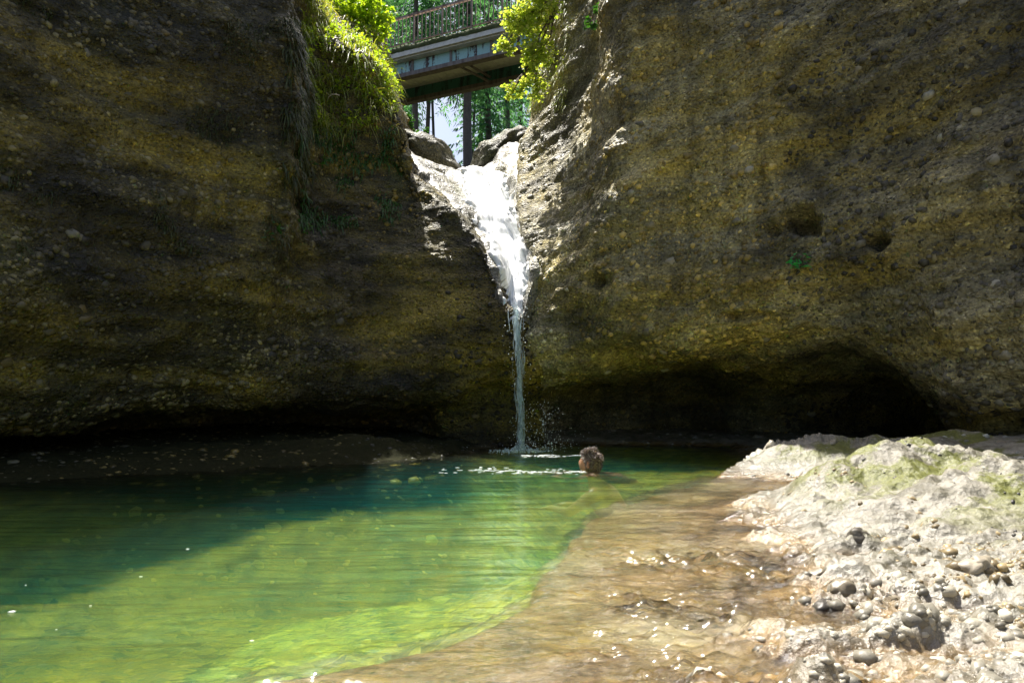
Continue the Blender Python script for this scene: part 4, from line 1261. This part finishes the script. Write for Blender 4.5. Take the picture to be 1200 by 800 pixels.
    while k < n:
        d = r.normal(size=3); d /= np.linalg.norm(d)
        if d[2] < -.35 - .45 * (d[1] < -.2) or (d[1] > .35 and d[2] < .45): continue
        if abs(d[0]) > .8 and d[1] > -.1 and d[2] < .1: continue
        base = (d * np.array([.076, .098, .116])) @ R.T + np.array([0, .035, .095])
        t = np.linspace(0, 1, 6); ph = r.random() * 6.28; L = r.uniform(.02, .045) * (1 + .4 * max(d[2], 0))
        u = np.cross(d, r.normal(size=3)); u /= np.linalg.norm(u); w = np.cross(d, u)
        curl = r.uniform(.006, .012)
        tng = np.cross(d, clump_dir(d)); tng /= np.linalg.norm(tng) + 1e-9
        pts = base - d * .004 + np.outer(t * L, d * (.42 if d[2] > .2 else .22) + tng * .8 + np.array([0, 0, .05 if d[2] > .3 else -.5])) + curl * (np.outer(np.sin(ph + 6 * t) - math.sin(ph), u) + np.outer(np.cos(ph + 6 * t) - math.cos(ph), w)) * t[:, None]
        hb_.tube(pts, np.linspace(.0030, .0012, 6), 3, False); k += 1
    # scalp cap under the curls
    m, nt, _, _ = new_mat('grey_hair'); b = NB(nt); p = b.n('BsdfPrincipled')
    g = b.n('NewGeometry')
    b.l(b.ramp(g.outputs['Random Per Island'], [(0, (.05, .03, .022)), (.45, (.16, .11, .085)), (.8, (.34, .28, .24)), (1, (.6, .55, .5))]), p.inputs['Base Color'])
    p.inputs['Roughness'].default_value = .45; b.out(p.outputs[0])
    cap = cap_v * np.array([.079, .101, .119]); sel = (cap_v[:, 2] > -.25 - .45 * (cap_v[:, 1] < -.1)) & ~((cap_v[:, 1] > .4) & (cap_v[:, 2] < .45)) & ~((np.abs(cap_v[:, 0]) > .8) & (cap_v[:, 1] > -.1) & (cap_v[:, 2] < .1))
    cap = cap @ R.T + np.array([0, .035, .095])
    hb_.add(cap, [tuple(f) for f in cap_f if sel[f].all()])
    hb_.build('hair', m, person, True)
    return person
person = swimmer()

# ------------------------------------------------------------------ foam on the water: wake, glitter, flecks
r = np.random.default_rng(15)
def foam_film(name, c, L, label, seed):
    """thin broken films of bubbles lying on the water"""
    r = np.random.default_rng(seed); n = len(c); V, F = ico(2)
    sx = L * r.uniform(.4, 1.6, n); sy = sx * r.uniform(.25, .6, n); sz = r.uniform(.0012, .0035, n)
    sh = 1 + .45 * perlin(V[None] * 2.1 + r.random((n, 1, 3)) * 50)
    VV = c[:, None] + V[None] * sh[..., None] * np.stack([sx, sy, sz], 1)[:, None]
    o = link(name, mesh_np(name, VV.reshape(-1, 3), (F[None] + (np.arange(n) * len(V))[:, None, None]).reshape(-1, 3)), M_FOAM)
    return tag(o, label, 'foam', kind='stuff')
n = 170
fx = r.random(n)
wy_ = 5.46 + .12 * (1 - fx) + .05 * np.sin(fx * 9) + r.normal(size=n) * .05 * (1 + 1.5 * (1 - fx))
wx_ = -.62 + 1.2 * fx ** .75
c = np.stack([wx_, wy_, ripple(wx_, wy_) + .001], 1)
foam_film('wake_foam', c[r.random(n) < .35 + .65 * (perlin(c * [7, 3, 1]) > -.05)], .016, 'broken line of white foam trailing beside the swimmer', 31)
n = 110
wx_ = .10 + r.random(n) * .6; wy_ = 6.9 + r.normal(size=n) * .06
foam_film('fall_foam', np.stack([wx_, wy_, ripple(wx_, wy_) + .001], 1), .014, 'thin white foam line where the fall meets the pool', 32)
for k, (a, b_) in enumerate(((14, 718), (106, 710), (165, 676), (220, 643), (295, 749), (66, 738), (30, 686))):
    c = PZ(a, b_, 0.0); c[2] = float(ripple(np.array([c[0]]), np.array([c[1]]))[0]) + .001
    V, F = ico(2)
    s_ = (.010, .004, .006, .007, .006, .003, .003)[k]
    o = link('foam_fleck', mesh_np('foam_fleck', V * np.array([s_, s_ * .7, s_ * .25]) * (1 + .3 * perlin(V * 2 + k))[:, None], F), M_FOAM); o.location = tuple(c)
    tag(o, 'tiny white fleck of foam floating on the dark pool', 'foam', 'foam flecks on the shaded water')
